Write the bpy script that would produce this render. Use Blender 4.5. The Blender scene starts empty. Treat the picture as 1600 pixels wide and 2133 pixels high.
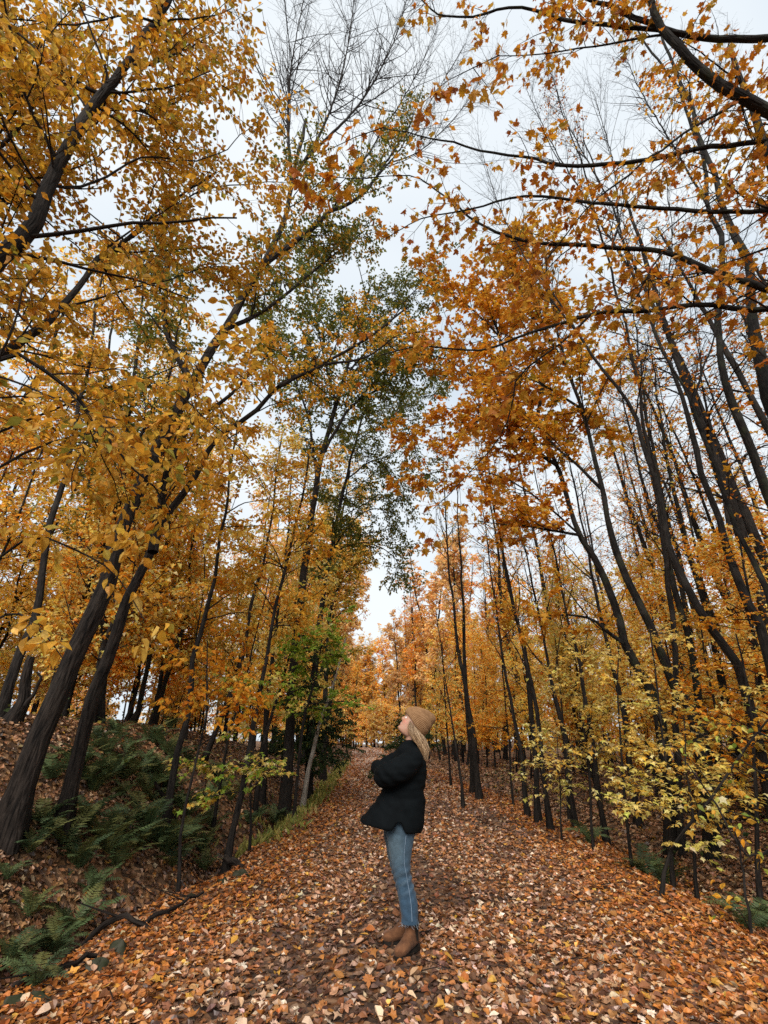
import bpy, math, random
import numpy as np
from mathutils import Vector, Matrix

# ------------------------------------------------------------------ camera, sky, sun, exposure
SC = bpy.context.scene
COL = SC.collection
FPX = 950.0                       # focal length in pixels of the 1600 x 2133 photograph (ultra-wide phone lens)
PITCH = math.atan(479.0 / FPX)
CAM = Vector((0.0, 0.0, 1.44))
cd = bpy.data.cameras.new("camera")
cd.sensor_fit = 'VERTICAL'; cd.sensor_height = 24.0; cd.lens = 24.0 * FPX / 2133.0
cd.clip_start = 0.05; cd.clip_end = 3000.0
cam = bpy.data.objects.new("camera", cd); COL.objects.link(cam)
cam.location = CAM; cam.rotation_euler = (math.pi / 2 + PITCH, 0, 0)
SC.camera = cam

SUN_EL, SUN_AZ = 38.0, 192.0       # degrees; azimuth clockwise from the way the camera looks (+Y)
w = bpy.data.worlds.new("World"); SC.world = w; w.use_nodes = True
nt = w.node_tree; nt.nodes.clear()
sky = nt.nodes.new('ShaderNodeTexSky'); sky.sky_type = 'NISHITA'; sky.sun_disc = False
sky.sun_elevation = math.radians(SUN_EL); sky.sun_rotation = math.radians(SUN_AZ)
bg1 = nt.nodes.new('ShaderNodeBackground'); bg1.inputs[1].default_value = 0.05
nt.links.new(sky.outputs[0], bg1.inputs[0])
tc = nt.nodes.new('ShaderNodeTexCoord')
mp = nt.nodes.new('ShaderNodeMapping'); mp.inputs['Scale'].default_value = (1, 1, 2.2)
nz = nt.nodes.new('ShaderNodeTexNoise'); nz.inputs['Scale'].default_value = 1.7; nz.inputs['Detail'].default_value = 2
nt.links.new(tc.outputs['Generated'], mp.inputs[0]); nt.links.new(mp.outputs[0], nz.inputs['Vector'])
cr = nt.nodes.new('ShaderNodeValToRGB')
cr.color_ramp.elements[0].position = 0.32; cr.color_ramp.elements[0].color = (0.66, 0.76, 0.86, 1)
cr.color_ramp.elements[1].position = 0.62; cr.color_ramp.elements[1].color = (0.92, 0.97, 1.0, 1)
nt.links.new(nz.outputs[0], cr.inputs[0])
bg2 = nt.nodes.new('ShaderNodeBackground'); bg2.inputs[1].default_value = 0.38
nt.links.new(cr.outputs[0], bg2.inputs[0])
ms = nt.nodes.new('ShaderNodeMixShader'); ms.inputs[0].default_value = 0.94       # cloud cover over the clear sky
nt.links.new(bg1.outputs[0], ms.inputs[1]); nt.links.new(bg2.outputs[0], ms.inputs[2])
wo = nt.nodes.new('ShaderNodeOutputWorld'); nt.links.new(ms.outputs[0], wo.inputs[0])

sd = bpy.data.lights.new("sun", 'SUN'); sd.energy = 1.5; sd.angle = math.radians(35); sd.color = (1.0, 0.96, 0.9)
sun = bpy.data.objects.new("sun", sd); COL.objects.link(sun)
_el, _az = math.radians(SUN_EL), math.radians(SUN_AZ)
sdir = Vector((math.sin(_az) * math.cos(_el), math.cos(_az) * math.cos(_el), math.sin(_el)))
sun.rotation_euler = sdir.to_track_quat('Z', 'Y').to_euler(); sun.location = (0, 0, 40)

vs = SC.view_settings
vs.view_transform = 'Standard'; vs.look = 'None'; vs.exposure = 1.5; vs.gamma = 1.0; vs.use_curve_mapping = False
SC.cycles.max_bounces = 9; SC.cycles.diffuse_bounces = 8; SC.cycles.glossy_bounces = 2; SC.cycles.transmission_bounces = 8
SC.cycles.volume_bounces = 0; SC.cycles.use_denoising = False

# ------------------------------------------------------------------ helpers
SP, CP = math.sin(PITCH), math.cos(PITCH)
def ray(px, py):
    u = (px - 800.0) / FPX; v = (1066.5 - py) / FPX
    return Vector((u, CP - v * SP, SP + v * CP))
def at(px, py, Y):                # the point seen at a photograph pixel, Y metres ahead
    d = ray(px, py); return CAM + d * (Y / d.y)
def project(p):
    d = Vector(p) - CAM
    t = d.y * CP + d.z * SP; v = (-d.y * SP + d.z * CP) / t
    return 800 + FPX * d.x / t, 1066.5 - FPX * v

def empty(name, loc, label=None, cat=None, group=None):
    o = bpy.data.objects.new(name, None); COL.objects.link(o); o.location = loc
    o.empty_display_size = 0.1
    return tag(o, label, cat, group)
def tag(o, label=None, cat=None, group=None, kind=None):
    if label: o['label'] = label
    if cat: o['category'] = cat
    if group: o['group'] = group
    if kind: o['kind'] = kind
    return o
def link(name, me, mat=None, parent=None, loc=(0, 0, 0)):
    if mat is not None and len(me.materials) == 0: me.materials.append(mat)
    o = bpy.data.objects.new(name, me); COL.objects.link(o); o.location = loc
    if parent is not None: o.parent = parent
    return o
def mesh_np(name, V, F, smooth=True, col=None, vec=None):
    """V (n,3); F list of int arrays each (m,k) of equal-sized faces; col (n,3) per-vertex colour; vec (n,3) per-vertex vector"""
    me = bpy.data.meshes.new(name)
    V = np.asarray(V, dtype=np.float32)
    F = [np.asarray(f, dtype=np.int32) for f in F if len(f)]
    me.vertices.add(len(V)); me.vertices.foreach_set('co', V.ravel())
    nl = sum(f.size for f in F); nf = sum(len(f) for f in F)
    me.loops.add(nl); me.polygons.add(nf)
    me.loops.foreach_set('vertex_index', np.concatenate([f.ravel() for f in F]))
    tot = np.concatenate([np.full(len(f), f.shape[1], np.int32) for f in F])
    st = np.zeros(nf, np.int32); st[1:] = np.cumsum(tot)[:-1]
    me.polygons.foreach_set('loop_start', st); me.polygons.foreach_set('loop_total', tot)
    me.polygons.foreach_set('use_smooth', np.full(nf, smooth))
    if col is not None:
        a = me.attributes.new('Col', 'FLOAT_COLOR', 'POINT')
        c = np.ones((len(V), 4), np.float32); c[:, :3] = col; a.data.foreach_set('color', c.ravel())
    if vec is not None:
        a = me.attributes.new('bk', 'FLOAT_VECTOR', 'POINT')
        a.data.foreach_set('vector', np.asarray(vec, np.float32).ravel())
    me.update(calc_edges=True)
    return me

def norm(a): return a / np.maximum(np.linalg.norm(a, axis=-1, keepdims=True), 1e-9)

def tubes(P, R, k, cap=True):
    """P (m,n,3) polylines, R (m,n) radii, k sides -> verts, quads, bark coords"""
    m, n, _ = P.shape
    T = np.empty_like(P); T[:, 1:-1] = P[:, 2:] - P[:, :-2]; T[:, 0] = P[:, 1] - P[:, 0]; T[:, -1] = P[:, -1] - P[:, -2]
    T = norm(T)
    chord = norm(P[:, -1] - P[:, 0])
    ref = np.where(np.abs(chord[:, 2:3]) < 0.8, np.array([[0, 0, 1.0]]), np.array([[0, 1.0, 0]]))[:, None, :]
    A = norm(np.cross(T, ref)); B = np.cross(T, A)
    an = np.arange(k) * 2 * math.pi / k
    V = P[:, :, None, :] + R[:, :, None, None] * (np.cos(an)[None, None, :, None] * A[:, :, None, :] + np.sin(an)[None, None, :, None] * B[:, :, None, :])
    L = np.concatenate([np.zeros((m, 1)), np.cumsum(np.linalg.norm(np.diff(P, axis=1), axis=2), axis=1)], axis=1)
    bk = np.empty_like(V)
    bk[..., 0] = np.cos(an) * R[:, :, None]; bk[..., 1] = np.sin(an) * R[:, :, None]; bk[..., 2] = L[:, :, None]
    base = (np.arange(m) * n * k)[:, None, None] + (np.arange(n - 1) * k)[None, :, None]
    j = np.arange(k)[None, None, :]; j2 = (np.arange(k) + 1) % k
    q = np.stack([base + j, base + j2[None, None, :], base + k + j2[None, None, :], base + k + j], axis=-1).reshape(-1, 4)
    return V.reshape(-1, 3), q, bk.reshape(-1, 3)

class Acc:                        # collects geometry of one mesh
    def __init__(s): s.V = []; s.F = {}; s.B = []; s.n = 0; s.C = []
    def add(s, V, F, B=None, C=None):
        if len(V) == 0: return
        for f in (F if isinstance(F, list) else [F]):
            s.F.setdefault(f.shape[1], []).append(f + s.n)
        s.V.append(V); s.n += len(V)
        s.B.append(np.zeros_like(V) if B is None else B)
        if C is not None: s.C.append(C)
    def mesh(s, name, smooth=True):
        if not s.n: return None
        return mesh_np(name, np.concatenate(s.V), [np.concatenate(f) for f in s.F.values()], smooth,
                       np.concatenate(s.C) if s.C else None, np.concatenate(s.B))

def resample(pts, radii, n, rng=None, wob=0.0):
    """smooth polyline through pts (Catmull-Rom), n points"""
    P = np.array([list(p) for p in pts], float); R = np.array(radii, float)
    if len(R) == 2 and len(P) > 2:
        s = np.concatenate([[0], np.cumsum(np.linalg.norm(np.diff(P, axis=0), axis=1))]); R = R[0] + (R[1] - R[0]) * (s / s[-1])
    Q = np.vstack([2 * P[0] - P[1], P, 2 * P[-1] - P[-2]])
    s = np.concatenate([[0], np.cumsum(np.linalg.norm(np.diff(P, axis=0), axis=1))])
    u = np.interp(np.linspace(0, s[-1], n), s, np.arange(len(P)))
    i = np.minimum(u.astype(int), len(P) - 2); f = (u - i)[:, None]
    a, b, c, d = Q[i], Q[i + 1], Q[i + 2], Q[i + 3]
    out = 0.5 * ((2 * b) + (c - a) * f + (2 * a - 5 * b + 4 * c - d) * f ** 2 + (-a + 3 * b - 3 * c + d) * f ** 3)
    if rng is not None and wob:
        w_ = rng.normal(0, wob, (n, 3)); w_[0] = 0; w_[-1] = 0
        out += (w_ + np.roll(w_, 1, 0)) * 0.5
    return out, np.interp(u, np.arange(len(P)), R)

def spawn(P, R, rng, per_m, lo, hi, a0=35, a1=65, t0=0.1, n=5, flat=0.6, trop=0.0, wob=0.1, rr=0.55, rl=0.011, shrink=0.55, rmin=0.0012):
    m, k, _ = P.shape
    ln = np.linalg.norm(np.diff(P, axis=1), axis=2).sum(1)
    cnt = rng.poisson(per_m * ln * (1 - t0)); idx = np.repeat(np.arange(m), cnt); c = len(idx)
    if c == 0: return np.zeros((0, n, 3)), np.zeros((0, n))
    t = t0 + (1 - t0) * rng.random(c); f = t * (k - 1); i = np.minimum(f.astype(int), k - 2); f = (f - i)[:, None]
    pos = P[idx, i] * (1 - f) + P[idx, i + 1] * f
    tan = norm(P[idx, i + 1] - P[idx, i]); rad = R[idx, i] * (1 - f[:, 0]) + R[idx, i + 1] * f[:, 0]
    rv = rng.normal(0, 1, (c, 3)); rv[:, 2] *= flat
    rv -= tan * (rv * tan).sum(1, keepdims=True); rv = norm(rv)
    an = np.radians(rng.uniform(a0, a1, c))[:, None]
    d = np.cos(an) * tan + np.sin(an) * rv
    L = rng.uniform(lo, hi, c) * (1 - shrink * t)
    r0 = np.maximum(np.minimum(rad * rr, L * rl), rmin)
    out = np.empty((c, n, 3)); out[:, 0] = pos; p = pos
    for q in range(1, n):
        d = norm(d + rng.normal(0, wob, (c, 3)) + np.array([0, 0, trop]))
        p = p + d * (L / (n - 1))[:, None]; out[:, q] = p
    RR = r0[:, None] * np.linspace(1, 0.4, n)[None, :]
    return out, np.maximum(RR, rmin * 0.7)

def leaf_sites(P, rng, space, jitter=0.3, t0=0.1, droop=0.35, tilt=0.45, tip=True, out=0.8):
    """leaf base, direction, normal along twigs P (m,n,3)"""
    m, k, _ = P.shape
    if m == 0: return [np.zeros((0, 3))] * 3
    ln = np.linalg.norm(np.diff(P, axis=1), axis=2).sum(1)
    cnt = np.maximum(1, np.round(ln * (1 - t0) / space * rng.uniform(1 - jitter, 1 + jitter, m))).astype(int)
    idx = np.repeat(np.arange(m), cnt); c = len(idx)
    order = np.arange(c) - np.repeat(np.cumsum(cnt) - cnt, cnt)
    t = np.clip(t0 + (1 - t0) * (order + rng.uniform(0.2, 0.9, c)) / np.repeat(cnt, cnt), 0, 1)
    f = t * (k - 1); i = np.minimum(f.astype(int), k - 2); f = (f - i)[:, None]
    pos = P[idx, i] * (1 - f) + P[idx, i + 1] * f; tan = norm(P[idx, i + 1] - P[idx, i])
    side = np.cross(tan, np.array([0, 0, 1.0])); side = norm(side + rng.normal(0, 0.15, (c, 3)))
    sg = np.where((order % 2) == 0, 1.0, -1.0)[:, None]
    d = norm(tan * rng.uniform(0.35, 0.9, (c, 1)) + side * sg * out + np.array([0, 0, -1.0]) * rng.uniform(0, 2 * droop, (c, 1)) + rng.normal(0, 0.22, (c, 3)))
    nr = np.array([0, 0, 1.0]) + rng.normal(0, tilt, (c, 3)); nr -= d * (nr * d).sum(1, keepdims=True)
    return pos, d, norm(nr)

# leaf templates: x across, y along (0..1), z along the normal
def _t(v, f): return np.array(v, float), f
def tmpl_ovate(fold, bend, wid=0.3):
    v = [(0, 0, 0), (0, .5, -fold * .3), (0, 1, -bend), (-wid * .82, .24, fold * .3), (-wid, .52, fold * .35 - bend * .2), (wid * .82, .24, fold * .3), (wid, .52, fold * .35 - bend * .25),
         (-wid * .5, .8, fold * .15 - bend * .6), (wid * .5, .8, fold * .15 - bend * .55)]
    return _t(v, [np.array([[0, 1, 4, 3], [1, 2, 7, 4], [0, 5, 6, 1], [1, 6, 8, 2]])])
def tmpl_rhomb(fold, bend, wid=0.32):
    v = [(0, 0, 0), (wid, .48, fold * .4), (0, 1, -bend), (-wid, .48, fold * .4)]
    return _t(v, [np.array([[0, 1, 2], [0, 2, 3]])])
def tmpl_maple(fold, bend, full=True):
    o = [(0, 0), (.17, .06), (.30, -.02), (.29, .14), (.52, .20), (.40, .34), (.60, .52), (.36, .52), (.30, .62), (.15, .55), (.17, .76), (.0, 1.02)]
    if not full: o = [(0, 0), (.30, -.02), (.29, .16), (.56, .42), (.28, .50), (.17, .60), (.0, 1.0)]
    pts = o + [(-x, y) for x, y in o[-2:0:-1]]
    c = [(0, .34, 0)]
    def z(x, y): return abs(x) * fold - bend * (max(y - .3, 0) ** 1.5) - bend * .8 * abs(x) ** 2 * 2
    v = c + [(x, y, z(x, y) + .05 * math.sin(9 * x + 5 * y)) for x, y in pts]
    n = len(pts)
    return _t(v, [np.array([[0, 1 + i, 1 + (i + 1) % n] for i in range(n)])])
def tmpl_lite(fold, bend, wid=.36):
    v = [(0, 0, 0), (0, .52, -fold * .3), (0, 1, -bend), (-wid, .45, fold * .35), (wid * .95, .5, fold * .35 - bend * .3)]
    return _t(v, [np.array([[0, 1, 3], [1, 2, 3], [0, 4, 1], [1, 4, 2]])])
def stalk(t, ln=.3):
    v, f = t; v = v.copy(); v[:, 1] += ln; n = len(v)
    v = np.vstack([v, [(0, 0, .02), (.014, ln + .02, 0), (-.014, ln + .02, 0)]])
    return v, f + [np.array([[n, n + 1, n + 2]])]
TM = {
    'ovate': [stalk(t_, .12) for t_ in (tmpl_ovate(.25, .05), tmpl_ovate(.5, .2, .26), tmpl_ovate(.1, .35), tmpl_ovate(.8, -.05, .24), tmpl_ovate(.6, .5, .28))],
    'rhomb': [tmpl_rhomb(.4, .1), tmpl_rhomb(.8, .2), tmpl_rhomb(.2, .3)],
    'maple': [stalk(t_, .4) for t_ in (tmpl_maple(.15, .15), tmpl_maple(.5, .45), tmpl_maple(-.2, .5), tmpl_maple(.6, -.15), tmpl_maple(.8, .6))],
    'maple2': [tmpl_maple(.25, .2, False), tmpl_maple(.5, .35, False), tmpl_maple(-.1, .4, False)],
    'needle': [tmpl_rhomb(.15, .05, .16), tmpl_rhomb(.3, .2, .13)],
    'curl': [tmpl_ovate(.5, .25, .36), tmpl_ovate(.6, -.25, .34), tmpl_maple(.35, .3, False), tmpl_ovate(.3, .3, .4), tmpl_maple(.12, .12), tmpl_ovate(.2, .1, .38), tmpl_ovate(.9, .3, .36), tmpl_ovate(.12, -.18, .36), tmpl_ovate(.5, .5, .34), tmpl_maple(.1, -.2, False)],
    'curl2': [tmpl_lite(.4, .2, .38), tmpl_lite(.2, -.2, .4), tmpl_lite(.8, .3, .4), tmpl_lite(.5, .1, .36), tmpl_maple(.25, -.2, False)],
    'curl3': [tmpl_rhomb(.4, .2, .45), tmpl_rhomb(.2, -.2, .42), tmpl_rhomb(.7, .2, .4)],
}
def pick(pal, n, rng, var=0.18):
    c = np.array([p[:3] for p in pal], float); w_ = np.array([p[3] if len(p) > 3 else 1 for p in pal], float)
    k = rng.choice(len(pal), n, p=w_ / w_.sum())
    out = c[k] * rng.uniform(1 - var, 1 + var, (n, 1)) * (1 + rng.normal(0, 0.05, (n, 3)))
    return np.clip(out, 0.004, 0.92)
def leaves(acc, kind, pos, d, nr, size, col, rng):
    T = TM[kind]; which = rng.integers(0, len(T), len(pos))
    X = np.cross(d, nr)
    for q, (tv, tf) in enumerate(T):
        s = np.nonzero(which == q)[0]
        if len(s) == 0: continue
        sz = size[s][:, None, None]
        V = pos[s][:, None, :] + sz * (tv[None, :, 0:1] * X[s][:, None, :] + tv[None, :, 1:2] * d[s][:, None, :] + tv[None, :, 2:3] * nr[s][:, None, :])
        k = len(tv); off = (np.arange(len(s)) * k)[:, None, None]
        acc.add(V.reshape(-1, 3), [(f[None] + off).reshape(-1, f.shape[1]) for f in tf], None, np.repeat(col[s], k, axis=0))

# ------------------------------------------------------------------ materials
def mat(name):
    m = bpy.data.materials.new(name); m.use_nodes = True
    t = m.node_tree; t.nodes.clear(); return m, t
def N(t, kind, **kw):
    n = t.nodes.new('ShaderNode' + kind)
    for k, v in kw.items():
        if k in n.inputs: n.inputs[k].default_value = v
        else: setattr(n, k, v)
    return n
def leaf_mat(name, transl=0.5, rough=0.55, spec=0.25, tint=(1, 1, 1), objvar=0.0):
    m, t = mat(name)
    a = N(t, 'Attribute', attribute_name='Col')
    g = N(t, 'NewGeometry')
    nz = N(t, 'TexNoise', Scale=45.0, Detail=0.0); tc_ = N(t, 'TexCoord'); t.links.new(tc_.outputs['Object'], nz.inputs['Vector'])
    mr = N(t, 'MapRange'); mr.inputs['From Min'].default_value = .3; mr.inputs['From Max'].default_value = .7; mr.inputs['To Min'].default_value = .72; mr.inputs['To Max'].default_value = 1.2
    t.links.new(nz.outputs[0], mr.inputs[0])
    mx = N(t, 'VectorMath', operation='MULTIPLY'); t.links.new(a.outputs['Color'], mx.inputs[0]); t.links.new(mr.outputs[0], mx.inputs[1])
    last = mx.outputs[0]
    if objvar:
        oi = N(t, 'ObjectInfo'); hs = N(t, 'HueSaturation')
        m1 = N(t, 'MapRange'); m1.inputs['To Min'].default_value = .5 - objvar * .006; m1.inputs['To Max'].default_value = .5 + objvar * .006
        m2 = N(t, 'MapRange'); m2.inputs['To Min'].default_value = 1 - objvar * .12; m2.inputs['To Max'].default_value = 1 + objvar * .5
        t.links.new(oi.outputs['Random'], m1.inputs[0]); t.links.new(m1.outputs[0], hs.inputs['Hue'])
        mm = N(t, 'Math', operation='FRACT'); mu = N(t, 'Math', operation='MULTIPLY'); mu.inputs[1].default_value = 7.31
        t.links.new(oi.outputs['Random'], mu.inputs[0]); t.links.new(mu.outputs[0], mm.inputs[0]); t.links.new(mm.outputs[0], m2.inputs[0])
        t.links.new(m2.outputs[0], hs.inputs['Value']); t.links.new(last, hs.inputs['Color']); last = hs.outputs[0]
    p = N(t, 'BsdfPrincipled', Roughness=rough); p.inputs['Specular IOR Level'].default_value = spec
    tr = N(t, 'BsdfTranslucent'); mix = N(t, 'MixShader'); mix.inputs[0].default_value = transl
    t.links.new(last, p.inputs['Base Color']); t.links.new(last, tr.inputs['Color'])
    t.links.new(p.outputs[0], mix.inputs[1]); t.links.new(tr.outputs[0], mix.inputs[2])
    o = N(t, 'OutputMaterial'); t.links.new(mix.outputs[0], o.inputs[0])
    return m
def bark_mat(name, c1, c2, c3, ridge=40.0, bump=0.6, moss=0.0, mosscol=(.05, .07, .02)):
    m, t = mat(name)
    a = N(t, 'Attribute', attribute_name='bk')
    mp_ = N(t, 'Mapping'); mp_.inputs['Scale'].default_value = (1, 1, .16); t.links.new(a.outputs['Vector'], mp_.inputs[0])
    n1 = N(t, 'TexNoise', Scale=ridge, Detail=6.0, Roughness=.6, Distortion=.6); t.links.new(mp_.outputs[0], n1.inputs['Vector'])
    v1 = N(t, 'TexVoronoi', Scale=ridge * .8, feature='DISTANCE_TO_EDGE'); t.links.new(mp_.outputs[0], v1.inputs['Vector'])
    n2 = N(t, 'TexNoise', Scale=2.2, Detail=3.0); t.links.new(a.outputs['Vector'], n2.inputs['Vector'])
    r = N(t, 'ValToRGB'); e = r.color_ramp.elements
    e[0].position = .34; e[0].color = (*c1, 1); e[1].position = .68; e[1].color = (*c2, 1)
    t.links.new(n1.outputs[0], r.inputs[0])
    mx = N(t, 'MixRGB'); mx.inputs[2].default_value = (*c3, 1)
    mr = N(t, 'MapRange'); mr.inputs['From Min'].default_value = .5; mr.inputs['From Max'].default_value = .75; mr.inputs['To Max'].default_value = .7
    t.links.new(n2.outputs[0], mr.inputs[0]); t.links.new(mr.outputs[0], mx.inputs[0]); t.links.new(r.outputs[0], mx.inputs[1])
    last = mx.outputs[0]
    if moss:
        n3 = N(t, 'TexNoise', Scale=3.5, Detail=6.0); t.links.new(a.outputs['Vector'], n3.inputs['Vector'])
        m3 = N(t, 'MapRange'); m3.inputs['From Min'].default_value = .5; m3.inputs['From Max'].default_value = .62; m3.inputs['To Max'].default_value = moss
        t.links.new(n3.outputs[0], m3.inputs[0]); x3 = N(t, 'MixRGB'); x3.inputs[2].default_value = (*mosscol, 1)
        t.links.new(m3.outputs[0], x3.inputs[0]); t.links.new(last, x3.inputs[1]); last = x3.outputs[0]
    ad = N(t, 'Math', operation='MULTIPLY_ADD'); ad.inputs[1].default_value = 2.0
    t.links.new(v1.outputs['Distance'], ad.inputs[0]); t.links.new(n1.outputs[0], ad.inputs[2])
    b = N(t, 'Bump', Strength=bump, Distance=.02); t.links.new(ad.outputs[0], b.inputs['Height'])
    p = N(t, 'BsdfPrincipled', Roughness=.9); p.inputs['Specular IOR Level'].default_value = .15
    t.links.new(last, p.inputs['Base Color']); t.links.new(b.outputs[0], p.inputs['Normal'])
    o = N(t, 'OutputMaterial'); t.links.new(p.outputs[0], o.inputs[0])
    return m
M = {}
M['leaf'] = leaf_mat('autumn_leaf')
M['leafv'] = leaf_mat('autumn_leaf_of_many_trees', objvar=0.6)
M['litter'] = leaf_mat('fallen_leaf', transl=.12, rough=.42, spec=.45)
M['fern'] = leaf_mat('fern_green', transl=.3, rough=.5, spec=.3)
M['bark'] = bark_mat('dark_bark', (.006, .005, .0045), (.030, .024, .02), (.045, .038, .032))
M['barkelm'] = bark_mat('ridged_grey_bark', (.003, .0022, .002), (.040, .030, .024), (.030, .025, .021), ridge=26, bump=1.0)
M['barkmoss'] = bark_mat('mossy_bark', (.004, .0035, .003), (.022, .018, .015), (.05, .045, .04), moss=.35, mosscol=(.03, .036, .014))
M['barkpale'] = bark_mat('pale_bark', (.10, .085, .07), (.34, .30, .25), (.42, .38, .33), ridge=22, bump=.3)
M['twig'] = bark_mat('twig_bark', (.008, .006, .005), (.028, .021, .017), (.035, .028, .023), ridge=60, bump=.2)
# ------------------------------------------------------------------ terrain
YL = np.array([-40, 2.5, 4.0, 5.6, 7.5, 11, 17, 28, 58, 90, 200]); XL = np.array([-2.6, -2.55, -2.45, -2.25, -1.95, -1.8, -1.85, -2.3, -3.7, -5.4, -11.5])
YR = np.array([-40, 3.0, 4.5, 6.4, 8.5, 11.8, 18.8, 30, 50, 90, 200]); XR = np.array([2.5, 2.6, 2.83, 3.15, 3.4, 3.6, 3.4, 2.7, 1.5, -.8, -6.9])
def sstep(a, b, x):
    t = np.clip((x - a) / (b - a), 0, 1); return t * t * (3 - 2 * t)
def vnoise(x, y):
    return (np.sin(x * 1.7 + 1.3 * np.sin(y * .9)) * np.sin(y * 1.3 + .8 * np.sin(x * 1.1)) * .5
            + .28 * np.sin(x * 3.9 + y * 2.1 + 1) * np.sin(y * 3.3 - x * 1.2) + .15 * np.sin(x * 8.3 + 2 * np.sin(y * 5)) * np.sin(y * 7.1 + x * 3))
def ground(x, y):
    x = np.asarray(x, float); y = np.asarray(y, float)
    xl = np.interp(y, YL, XL) + .10 * np.sin(y * 1.9) * sstep(3, 6, y); xr = np.interp(y, YR, XR) + .12 * np.sin(y * 1.3 + 1)
    c = (xl + xr) / 2; hw = (xr - xl) / 2
    z = .07 * (1 - np.clip((x - c) / hw, -1, 1) ** 2)
    z = z - .05 * np.exp(-((x - c + .95) / .35) ** 2) - .05 * np.exp(-((x - c - .95) / .35) ** 2)
    sl = xl - x; sr = x - xr
    fade = 1 - .55 * sstep(11, 26, y)
    z += np.where(sl > 0, -.26 * np.exp(-((sl - .55) / .4) ** 2) * sstep(0, .3, sl) * (1 - .5 * sstep(15, 30, y)) + fade * 1.75 * sstep(.35, 3.3, sl) + .07 * np.clip(sl - 3.0, 0, 8) * fade, 0)
    z += np.where(sr > 0, -.16 * np.exp(-((sr - .6) / .45) ** 2) * sstep(0, .3, sr) + .32 * sstep(.7, 4.5, sr) + .05 * np.clip(sr - 3, 0, 14), 0)
    m = np.maximum(sstep(.1, 1.4, sl), sstep(.1, 1.4, sr))
    z += .10 * vnoise(x, y) * m + .012 * vnoise(x * 2.3, y * 2.3)
    z += .55 * sstep(62, 84, y)
    return z - .06
def gz(x, y): return float(ground(x, y))
def base_at(px, Y):               # the ground point of photograph column px, Y metres ahead
    X = at(px, 1640, Y).x
    for _ in range(8):
        p = Vector((X, Y, gz(X, Y))); q = project(p)[0]
        d = p - CAM; t = d.y * CP + d.z * SP
        X += (px - q) * t / FPX
    return Vector((X, Y, gz(X, Y)))

def soil_mat(name, cols, scale=14.0, bump=.5, far=None):
    m, t = mat(name)
    tc_ = N(t, 'TexCoord')
    v = N(t, 'TexVoronoi', Scale=scale); v.inputs['Randomness'].default_value = 1.0
    nz_ = N(t, 'TexNoise', Scale=6.0, Detail=5.0)
    wv = N(t, 'VectorMath', operation='MULTIPLY_ADD'); wv.inputs[1].default_value = (.12, .12, .12)
    t.links.new(tc_.outputs['Object'], nz_.inputs['Vector']); t.links.new(nz_.outputs['Color'], wv.inputs[0]); t.links.new(tc_.outputs['Object'], wv.inputs[2])
    t.links.new(wv.outputs[0], v.inputs['Vector'])
    sx = N(t, 'SeparateColor'); t.links.new(v.outputs['Color'], sx.inputs[0])
    r = N(t, 'ValToRGB'); r.color_ramp.interpolation = 'CONSTANT'
    e = r.color_ramp.elements
    e[0].position = 0; e[0].color = (*cols[0], 1); e[1].position = 1 / len(cols); e[1].color = (*cols[1], 1)
    for i, c in enumerate(cols[2:]):
        q = e.new((i + 2) / len(cols)); q.color = (*c, 1)
    t.links.new(sx.outputs[0], r.inputs[0])
    n2 = N(t, 'TexNoise', Scale=.55, Detail=4.0); t.links.new(tc_.outputs['Object'], n2.inputs['Vector'])
    mr = N(t, 'MapRange'); mr.inputs['From Min'].default_value = .35; mr.inputs['From Max'].default_value = .65; mr.inputs['To Min'].default_value = .65; mr.inputs['To Max'].default_value = 1.15
    t.links.new(n2.outputs[0], mr.inputs[0])
    mu = N(t, 'VectorMath', operation='MULTIPLY'); t.links.new(r.outputs[0], mu.inputs[0]); t.links.new(mr.outputs[0], mu.inputs[1])
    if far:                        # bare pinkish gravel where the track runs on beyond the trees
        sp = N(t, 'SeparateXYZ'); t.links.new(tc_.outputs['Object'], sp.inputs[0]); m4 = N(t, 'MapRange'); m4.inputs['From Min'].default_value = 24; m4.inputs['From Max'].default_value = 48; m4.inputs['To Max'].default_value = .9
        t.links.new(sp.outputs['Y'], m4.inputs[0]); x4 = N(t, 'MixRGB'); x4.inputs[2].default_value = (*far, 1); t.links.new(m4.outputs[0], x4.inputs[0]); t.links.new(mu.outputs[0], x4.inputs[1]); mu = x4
    b = N(t, 'Bump', Strength=bump, Distance=.03); t.links.new(v.outputs['Distance'], b.inputs['Height'])
    p = N(t, 'BsdfPrincipled', Roughness=.8); p.inputs['Specular IOR Level'].default_value = .2
    t.links.new(mu.outputs[0], p.inputs['Base Color']); t.links.new(b.outputs[0], p.inputs['Normal'])
    o = N(t, 'OutputMaterial'); t.links.new(p.outputs[0], o.inputs[0])
    return m
M['floor'] = soil_mat('forest_floor', [(.10, .055, .03), (.22, .11, .05), (.06, .035, .02), (.30, .17, .09), (.14, .07, .03)])
M['path'] = soil_mat('leafy_track', [(.10, .055, .035), (.18, .09, .045), (.06, .036, .025), (.24, .13, .07), (.15, .06, .022)], 16.0, far=(.52, .36, .27))

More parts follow.
